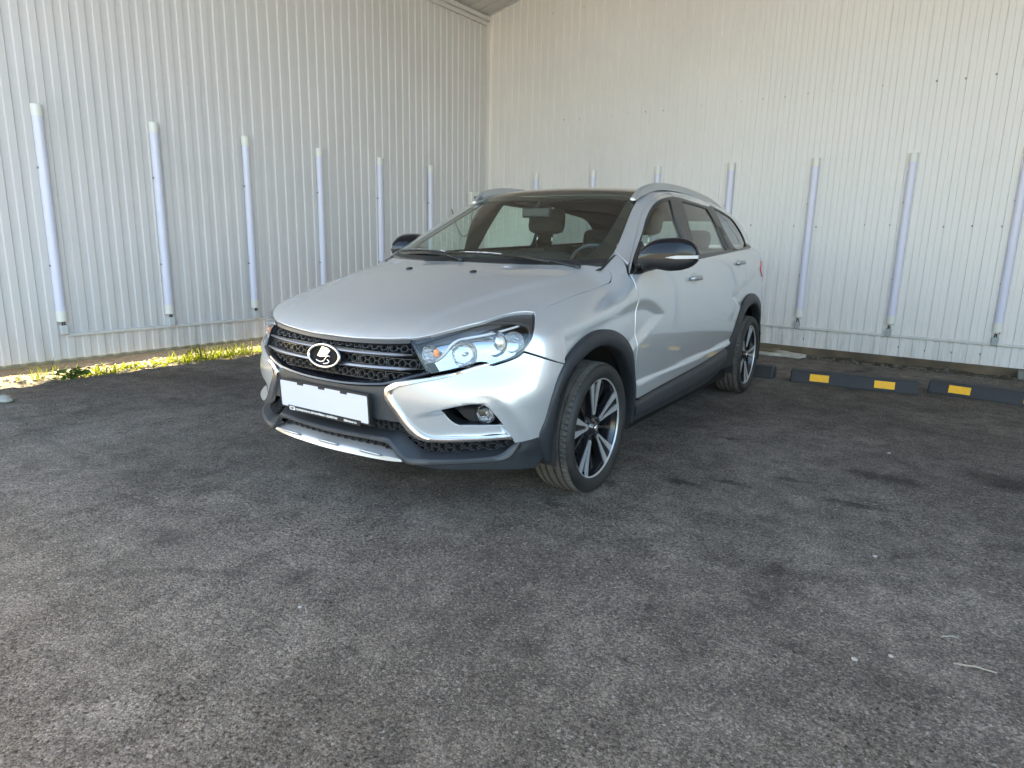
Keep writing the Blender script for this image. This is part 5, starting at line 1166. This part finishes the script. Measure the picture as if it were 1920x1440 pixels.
tr_s = sheet(tr_o, ('y',), F=f, off=.001, step=.02, holes=[g_F, g_R, g_Q], corner=45, rim=.008)
tr2_s = sheet(tr_o, ('y',), F=f, off=-.022, step=.03, holes=[g_F, g_R, g_Q], corner=45, rim=0)
for k, s_ in enumerate((False, True)):
    emit(tr_s, 'window_trim', MT['pillar'], car, s_)
    emit(tr2_s, 'inner_window_trim', MT['trim'], car, s_)
for g_, nm, mm, par in ((g_F, 'door_glass', MT['glass'], dF), (g_R, 'door_glass', MT['glass'], dR), (g_Q, 'quarter_glass', MT['qglass'], None)):
    c_ = np.mean(g_, axis=0); gg = [tuple(c_+(np.array(p)-c_)*1.015) for p in g_]
    s2 = sheet(gg, ('y',), F=f, off=-.006, step=.03, corner=45, rim=0)
    for k, s_ in enumerate((False, True)): emit(s2, nm, mm, par[k] if par else car, s_)
# B and C pillar covers stand a little proud
bp_s = band([(-1.205,.640,1.391),(-1.155,.705,1.300),(-1.150,.741,1.230),(-1.158,.775,1.156),(-1.180,.802,1.066)], [(-1.372,.640,1.395),(-1.325,.72,1.25),(-1.290,.78,1.14),(-1.275,.812,1.070)], [(0,-.004),(.04,.003),(.46,.004),(.49,-.002),(.51,-.002),(.54,.004),(.96,.003),(1,-.004)], n=30)
bothb(bp_s, 'pillar_cover', MT['pillar'], car)
cp_s = band([(-1.925,.650,1.375),(-1.965,.678,1.322),(-1.995,.711,1.257),(-2.006,.740,1.196),(-2.018,.768,1.134),(-2.02,.785,1.106)], [(-2.085,.640,1.388),(-2.135,.702,1.258),(-2.225,.763,1.135),(-2.235,.790,1.108)], [(0,-.004),(.06,.003),(.94,.003),(1,-.004)], n=30)
bothb(cp_s, 'pillar_cover', MT['pillar'], car)
# headliner and dark inner skins
both(sheet(bs, ('sph', (-1.5,.0,.85)), off=-.03, step=.05, corner=45, rim=0), 'inner_pillar_trim', MT['trim'], car)
roof_o = [(-.895,0,1.402),(-.91,.15,1.405),(-.94,.30,1.406),(-.972,.438,1.402),(-.980,.515,1.392)]+[(-1.08,.535,1.437),(-1.3,.545,1.466),(-1.7,.553,1.478),(-2.2,.548,1.452),(-2.7,.528,1.405),(-3.05,.49,1.36),(-3.12,.3,1.37),(-3.15,0,1.375)]
emit(sheet(sym(roof_o), ('z', .9), step=.03, corner=45), 'roof', MT['roofpaint'], car)
emit(sheet(sym(roof_o), ('z', .9), off=-.035, step=.06, corner=45, rim=0), 'headliner', MT['trim'], car)
rw = [(-3.16,0,1.395),(-3.14,.3,1.39),(-3.10,.47,1.36),(-3.32,.55,1.15),(-3.42,0,1.14)]
emit(sheet(sym(rw), ('-x', -2.0), off=-.004, step=.05, rim=0), 'rear_window', MT['qglass'], car)
# windscreen
wsd = [(-.962,.548,1.376),(-.835,.574,1.309),(-.640,.625,1.203),(-.477,.664,1.113),(-.372,.683,1.060)]
wp = [(-.897,0,1.398),(-.908,.15,1.401),(-.938,.30,1.402),(-.968,.430,1.397),(-.970,.51,1.386)]+wsd+[(-.30,.683,1.025),(-.22,.58,1.025),(-.16,.45,1.027),(-.12,.30,1.028),(-.10,0,1.030)]
emit(sheet(sym(wp), ('z', .7), F=f, off=.0, step=.03, corner=45, rim=.004), 'windscreen', MT['ws'], car)
# black printed border on the inside of the windscreen, wide beside the driver
fr_o = [(-.970,.52,1.386)]+wsd+[(-.30,.683,1.025)]; fr_i = [(-.955,.505,1.378),(-.825,.528,1.309),(-.630,.565,1.203),(-.470,.585,1.113),(-.360,.575,1.060),(-.28,.56,1.040)]
ON = lambda P_, o=0: lift(drop(P_, ('z', .7)), ('z', .7), f, o)[0]
bothb(band(ON(fr_o, -.004), ON(fr_i, -.004), [(0,0),(1,0)], n=40, endcaps=False), 'screen_border', MT['gloss'], car)
tb_o = [(-.897,0,1.398),(-.908,.15,1.401),(-.938,.30,1.402),(-.968,.430,1.397),(-.970,.51,1.386)]; tb_i = [(x+.055, y*.985, z-.026) for x, y, z in tb_o]
emit_band(band(ON(fullb(tb_o), -.004), ON(fullb(tb_i), -.004), [(0,0),(1,0)], n=40, endcaps=False), 'screen_border', MT['gloss'], car)
# cowl: black plenum cover and its border at the screen foot
c_o = [(-.078,0,1.000),(-.085,.167,1.000),(-.112,.320,1.000),(-.156,.456,1.003),(-.213,.575,1.006),(-.285,.690,1.012)]; c_i = [(-.135,0,1.040),(-.15,.167,1.040),(-.175,.320,1.038),(-.22,.456,1.036),(-.27,.575,1.034),(-.345,.680,1.040)]
emit_band(band(ON(fullb(c_o), -.004), ON(fullb(c_i), .003), [(0,-.02),(0,-.004),(.5,.0),(.9,.003),(1,.002),(1,-.006)], n=90), 'cowl_cover', MT['black'], car)
for s_ in (1, -1):
    q = MB(); q.prism([(-.40,1.072),(-.27,1.012),(-.235,1.000),(-.29,1.004),(-.385,1.050)], lambda u, v, h: (u, h*s_, v), .668, .700); q.build('cowl_corner', MT['black'], car)
# ---- wipers
def wiper(piv, mid, b0_, b1_):
    t = empty('wiper', parent=car)
    def up_(P_, h): 
        A = ON([P_], 0)[0]; n_ = gradF(np.array([A]), f)[0]; return Vector(A+n_*h)
    q = MB(); pv = up_(piv, .012); md = up_(mid, .030); q.tube([pv, pv.lerp(md, .3)+Vector((0,0,.006)), md], [.012,.009,.006], 8, flat=.6); q.lathe([(0,.02),(.013,.018),(.015,.0)], 12, lambda r, a, h: pv+Vector((r*math.cos(a), r*math.sin(a), h-.006)))
    q.build('wiper_arm', MT['black'], t, True)
    q = MB(); n = 12; pts_ = [up_(tuple(np.array(b0_)*(1-i/n)+np.array(b1_)*i/n), .014) for i in range(n+1)]
    q.tube(pts_, .0065, 8, flat=.8); o = q.build('wiper_blade', MT['black'], t, True)
    q = MB(); q.tube([p+Vector((.002,0,.006)) for p in pts_[1:-1]], .0022, 6); q.build('blade_spine', MT['satin'], o, True)
wiper((-.20,.60,1.01), (-.155,.20,1.03), (-.175,.46,1.035), (-.165,-.12,1.045))
wiper((-.10,-.02,1.01), (-.20,-.36,1.03), (-.165,-.14,1.035), (-.30,-.60,1.045))

# ---- roof rails
rt_ = [(-.915,.548,1.378),(-.955,.552,1.412),(-1.01,.556,1.440),(-1.09,.560,1.462),(-1.20,.564,1.480),(-1.35,.567,1.491),(-1.6,.568,1.494),(-1.9,.564,1.487),(-2.2,.556,1.470),(-2.45,.546,1.446),(-2.62,.538,1.420)]
rt2 = smooth_loop(np.array(rt_), .03, False, 170)
for s_ in (1, -1):
    V = []; K = len(rt2)
    for i, p in enumerate(rt2):
        t = min(i, K-1-i)/6.; k = min(1, .35+t); zb = p[2]-.042*k
        for dy, z in ((-.016*k,zb),(-.017,p[2]-.008),(-.010,p[2]),(.008,p[2]-.001),(.017,p[2]-.010),(.020,zb)): V.append((p[0], (p[1]+dy)*s_, z))
    q = MB(); q.add(V, [(i*6+k, i*6+(k+1) % 6, (i+1)*6+(k+1) % 6, (i+1)*6+k) for i in range(K-1) for k in range(6)]+[tuple(range(6)), tuple(range((K-1)*6, K*6))[::-1]])
    autosmooth(q.build('roof_rail', MT['rail'], car), 45)

# ---- door mirrors
def mirror(s_):
    t = empty('door_mirror', parent=car)
    ys_ = np.linspace(0, 1, 22); prof_top = Spl([(0,1.085),(.03,1.103),(.1,1.127),(.25,1.148),(.5,1.158),(.72,1.156),(.88,1.139),(.96,1.115),(1,1.090)])
    prof_bot = Spl([(0,1.035),(.03,1.015),(.15,1.004),(.5,1.004),(.75,1.013),(.9,1.032),(.96,1.046),(1,1.060)])
    def sec(v, top):
        y = .842+.256*v; x0 = -.335-.03*v-.05*v**4; x1 = -.50+.0*v+.02*v**3
        return y, x0, x1
    def shell(name, zlo, zhi, m, par, grow=0.):
        V = []; K = 14
        for v in ys_:
            y, x0, x1 = sec(v, 1); zt, zb = float(prof_top(v)), float(prof_bot(v)); zc = (zt+zb)/2; hh = (zt-zb)/2+grow; xc = (x0+x1)/2; hw = (x0-x1)/2*(1-.35*v**6)+grow
            for k in range(K):
                a = 2*math.pi*k/K; ca, sa = math.cos(a), math.sin(a); e = .62
                V.append((xc+hw*math.copysign(abs(ca)**e, ca), (y+grow*(v > .98))*s_, zc+hh*math.copysign(abs(sa)**e, sa)))
        q = MB(); n = len(ys_)
        q.add(V, [(i*K+k, i*K+(k+1) % K, (i+1)*K+(k+1) % K, (i+1)*K+k) for i in range(n-1) for k in range(K)]+[tuple(range(K)), tuple(range((n-1)*K, n*K))[::-1]])
        bm = bmesh.new(); o = q.build(name, m, par, True); bm.from_mesh(o.data)
        for co_p, no in (((0,0,zlo),(0,0,-1)), ((0,0,zhi),(0,0,1))):
            g = bmesh.ops.bisect_plane(bm, geom=bm.verts[:]+bm.edges[:]+bm.faces[:], plane_co=co_p, plane_no=no, clear_outer=True)
            ed = [e for e in g['geom_cut'] if isinstance(e, bmesh.types.BMEdge)]
            if ed: bmesh.ops.contextual_create(bm, geom=ed)
        bmesh.ops.recalc_face_normals(bm, faces=bm.faces); bm.to_mesh(o.data); bm.free(); autosmooth(o, 50); return o
    shell('mirror_cap', 1.083, 1.20, MT['cap'], t)
    shell('mirror_slot', 1.056, 1.084, MT['gloss'], t, -.005)
    shell('mirror_base_shell', .98, 1.058, MT['black'], t)
    # indicator strip wrapping the outer end
    V = []; n = 16
    for i in range(n+1):
        v = .50+.50*i/n; y, x0, x1 = sec(v, 1); xx = (x0+x1)/2+((x0-x1)/2)*(1-.35*v**6)+.003; w_ = .0082*min(1, (i+.6)/6); zc = 1.0665+.005*i/n
        V += [(xx, (y+.002*(i == n))*s_, zc-w_*.8), (xx+.002, (y+.003*(i == n))*s_, zc+w_)]
    q = MB(); q.add(V, [(2*i, 2*i+2, 2*i+3, 2*i+1) for i in range(n)]); q.build('mirror_indicator', MT['drl'], t, True)
    q = MB(); q.prism([(-.072,-.048),(.10,-.045),(.10,.05),(-.05,.058),(-.08,.03)], lambda u, v, h: (-.500+h, (.955+u)*s_, 1.077+v), 0, .006); q.build('mirror_glass', MT['chrome'], t)
    if s_ < 0:      # this one is folded back against the door
        A_ = R(-74); pv = Vector((-.43,-.872,0))
        for ch in t.children: ch.rotation_euler = (0,0,A_); ch.location = pv-Matrix.Rotation(A_, 3, 'Z') @ pv+Vector((-.15,.04,.008))
    # stalk and triangular base
    q = MB(); q.tube([(-.42,.815*s_,1.022),(-.42,.845*s_,1.030),(-.418,.885*s_,1.040)] if s_ > 0 else [(-.46,-.80,1.025),(-.50,-.83,1.035),(-.55,-.86,1.045)], [.034,.030,.034], 14, flat=.8); q.build('mirror_stalk', MT['black'], t, True)
    tri = [(-.352,.984),(-.56,1.002),(-.585,1.055),(-.60,1.140),(-.53,1.098),(-.47,1.062),(-.41,1.020)]
    Pa, _ = lift([(a, b) for a, b in tri], ('y',), f, .004); Pb, _ = lift([(a, b) for a, b in tri], ('y',), f, -.004); m_ = len(tri)
    V = [(p[0], p[1]*s_, p[2]) for p in Pa]+[(p[0], p[1]*s_, p[2]) for p in Pb]
    q = MB(); q.add(V, [tuple(range(m_)), tuple(range(m_, 2*m_))[::-1]]+[(i, (i+1) % m_, m_+(i+1) % m_, m_+i) for i in range(m_)]); q.build('mirror_foot', MT['black'], t)
mirror(1); mirror(-1)

# ---- cabin
q = MB(); q.box((-.62, 0, .80), (.62, 1.30, .36), bev=.05); q.box((-.50, 0, .955), (.62, 1.28, .07), bev=.03); q.box((-.70,.36,.995), (.24,.36,.075), bev=.03); q.box((-.62,0,.975),(.20,.30,.05),bev=.02)
dsh = q.build('dashboard', MT['dash'], car); autosmooth(dsh, 40)
sw = empty('steering_wheel', parent=car); c_ = Vector((-.90,.36,.955)); ax = Vector((-.93,0,.36)).normalized(); e1 = Vector((0,1,0)); e2 = ax.cross(e1)
q = MB(); V = []; J, K = 48, 8
for i in range(J):
    a = 2*math.pi*i/J
    for k in range(K):
        b = 2*math.pi*k/K; V.append(c_+(e1*math.cos(a)+e2*math.sin(a))*(.172+.014*math.cos(b))+ax*.014*math.sin(b))
q.add(V, [(i*K+k, i*K+(k+1) % K, ((i+1) % J)*K+(k+1) % K, ((i+1) % J)*K+k) for i in range(J) for k in range(K)]); q.build('wheel_rim', MT['wheelleather'], sw, True)
q = MB(); q.box(c_-ax*.02, (.05,.16,.11), rot=Matrix(((ax.x, e1.x, e2.x),(ax.y, e1.y, e2.y),(ax.z, e1.z, e2.z))), bev=.02)
for d in ((1,0),(-1,0),(0,-1)): q.tube([c_-ax*.02, c_+(e1*d[0]+e2*d[1])*.165], [.022,.014], 8)
q.build('wheel_hub', MT['dash'], sw); 
def seat(x, y, w_=.50, name='front_seat'):
    t = empty(name, parent=car)
    def cushion(nm, c_, d, rx, bev): q = MB(); q.box(c_, d, rot=Matrix.Rotation(rx, 3, 'Y'), bev=bev); o = q.build(nm, MT['seat'], t); autosmooth(o, 60); return o
    cushion('seat_cushion', (x+.28, y, .56), (.50, w_, .16), R(-6), .05); b_ = cushion('backrest', (x-.02, y, .81), (.15, w_*.96, .52), R(-14), .055)
    h_ = cushion('headrest', (x-.125, y, 1.275), (.11, .275, .175), R(-10), .048)
    q = MB()
    for s_ in (-.06,.06): q.tube([(x-.09, y+s_, 1.10), (x-.12, y+s_, 1.23)], .006, 8)
    q.build('headrest_rod', MT['satin'], t, True)
seat(-1.40, .36); seat(-1.40, -.36)
q = MB(); q.box((-2.05,0,.56), (.5,1.25,.18), bev=.06); q.box((-2.33,0,.84), (.16,1.25,.55), rot=Matrix.Rotation(R(-18),3,'Y'), bev=.06); rb = q.build('rear_bench', MT['seat'], car); autosmooth(rb, 60)
for y in (-.40, .40): q = MB(); q.box((-2.44,y,1.17), (.10,.27,.15), rot=Matrix.Rotation(R(-10),3,'Y'), bev=.05); autosmooth(q.build('rear_headrest', MT['seat'], rb), 60)
q = MB(); q.box((-.79,.0,1.295), (.02,.19,.055), bev=.009); q.tube([(-.785,0,1.31),(-.83,0,1.365)], .008, 8); q.build('inner_mirror', MT['black'], car)
q = MB(); q.box((-.93,0,1.372), (.10,.26,.02), bev=.006); q.build('roof_console', MT['trim'], car)
q = MB(); q.box((-1.9,0,.36), (3.0,1.5,.06)); q.box((-2.9,0,.75), (.7,1.2,.7), bev=.03); q.build('cabin_floor', MT['dash'], car)
for s_ in (1,-1):
    q = MB(); q.box((-1.35,.785*s_,.70), (1.9,.05,.60), bev=.02); q.build('door_card', MT['dash'], car)

# ---- wheels
def wheel_proto():
    t = empty('wheel')
    RT = .2985
    fn = lambda r, a, h: (r*math.cos(a), h, r*math.sin(a))
    # tyre: ribs and grooves, small cuts on the shoulders
    prof = [(.226,.086),(.232,.093),(.245,.1000),(.262,.1035),(.278,.1010),(.288,.0945),(.2935,.086)]
    q = MB(); q.lathe(prof, 96, fn); q.lathe([(r, -h) for r, h in prof], 96, fn); ty = q.build('tyre', MT['rubber'], t, True)
    n = 144*2; rows = [(.2925,.0865,1),(.2960,.079,1),(.2975,.070,1),(.2985,.0585,0),(.2985,.0580,2),(.2880,.0565,2),(.2880,.0505,2),(.2985,.0490,2),(.2990,.0485,0),(.2995,.0250,0),(.2995,.0245,2),(.2880,.0230,2),(.2880,.0160,2),(.2995,.0145,2),(.2998,.014,0),(.2998,-.014,0),(.2995,-.0145,2),(.2880,-.0160,2),(.2880,-.0230,2),(.2995,-.0245,2),(.2995,-.0250,0),(.2990,-.0485,0),(.2985,-.0490,2),(.2880,-.0505,2),(.2880,-.0565,2),(.2985,-.0580,2),(.2985,-.0585,0),(.2975,-.070,1),(.2960,-.079,1),(.2925,-.0865,1)]
    V = []; m_ = len(rows)
    for j in range(n):
        a = 2*math.pi*j/n; cut = (j % 4 == 0)
        for r, h, c_ in rows:
            rr = r-(.009 if (c_ == 1 and cut) else (.0030 if (c_ == 0 and j % 4 == 2) else 0)); V.append(fn(rr, a, h))
    q = MB(); q.add(V, [(j*m_+i, j*m_+i+1, ((j+1) % n)*m_+i+1, ((j+1) % n)*m_+i) for j in range(n) for i in range(m_-1)]); autosmooth(q.build('tread', MT['tread'], ty), 30)
    # rim barrel and outer lip
    q = MB(); q.lathe([(.224,-.088),(.218,-.080),(.205,-.060),(.200,.02),(.206,.060),(.214,.080)], 72, fn); rb_ = q.build('rim', MT['rimblack'], t, True)
    q = MB(); q.lathe([(.2215,.081),(.2230,.0870),(.2265,.0885),(.2290,.0870),(.2285,.082)], 96, fn); q.build('rim_lip', MT['alloy'], rb_, True)
    # spokes: five pairs of machined blades with a dark slot between
    def surf(r): return .070+.012*(r/.22)**2
    sp = MB(); bk = MB()
    for k in range(5):
        a0 = R(84+72*k)
        def pt(r, w_, h): ca, sa = math.cos(a0), math.sin(a0); return (r*ca-w_*sa, h, r*sa+w_*ca)
        def strip(path, hh0, hh1, mb):
            # path: list of (r, w_in, w_out)
            V = []; 
            for r, wi, wo in path: V += [pt(r, wi, surf(r)+hh1), pt(r, wo, surf(r)+hh1), pt(r, wi, surf(r)+hh0), pt(r, wo, surf(r)+hh0)]
            F_ = []
            for i in range(len(path)-1):
                b = 4*i; F_ += [(b, b+1, b+5, b+4), (b, b+4, b+6, b+2), (b+1, b+3, b+7, b+5)]
            F_ += [(0,2,3,1), (4*len(path)-4, 4*len(path)-3, 4*len(path)-1, 4*len(path)-2)]
            mb.add(V, F_)
        for s_ in (1, -1):
            strip([(.070, .0045*s_, .012*s_), (.088, .0062*s_, .0160*s_), (.13, .0100*s_, .0265*s_), (.17, .0140*s_, .0375*s_), (.222, .0190*s_, .0520*s_)], -.006, 0, sp)
        strip([(.062,-.008,.008),(.070,-.012,.012),(.0745,-.0125,.0125)], -.006, 0, sp)
        # dark body under the pair and the wing between pairs
        strip([(.045,-.022,.022),(.09,-.020,.020),(.15,-.038,.038),(.205,-.056,.056)], -.035, -.005, bk)
        a0 = R(84+72*k+36)
        strip([(.04,-.018,.018),(.08,-.008,.008),(.14,-.006,.006),(.206,-.010,.010)], -.05, -.024, bk)
    autosmooth(bk.build('spoke_body', MT['rimblack'], rb_), 40); sp.build('machined_face', MT['alloy'], rb_)
    q = MB(); q.lathe([(0,.078),(.024,.078),(.028,.075),(.032,.066),(.050,.060),(.060,.045),(.062,.03)], 40, fn); q.build('hub', MT['rimblack'], rb_, True)
    q = MB(); q.lathe([(0,.0815),(.012,.081),(.0135,.079),(.0135,.077)], 24, fn); q.build('hub_badge', MT['chrome'], rb_, True)
    for k in range(4):
        q = MB(); a = R(40+90*k); q.lathe([(0,.066),(.007,.066),(.009,.063),(.009,.045)], 6, lambda r, b, h: (.046*math.cos(a)+r*math.cos(b), h, .046*math.sin(a)+r*math.sin(b)))
        q.build('lug_nut', MT['rimblack'], rb_)
    q = MB(); q.lathe([(.05,.012),(.128,.012),(.130,.008),(.130,-.008),(.05,-.008)], 48, fn); q.box((-.135,-.01,.02), (.06,.06,.10), bev=.012)
    autosmooth(q.build('brake_disc', MT['disc'], t), 40)
    return t
w0 = wheel_proto(); w0.parent = car
for i, (x, y) in enumerate(((0,.752),(0,-.752),(-2.635,.752),(-2.635,-.752))):
    o = w0 if i == 0 else copy_tree(w0, car)
    o.location = (x, y, .3085); o.rotation_euler = (0, R((0, 20, 47, 10)[i]), 0 if y > 0 else math.pi)
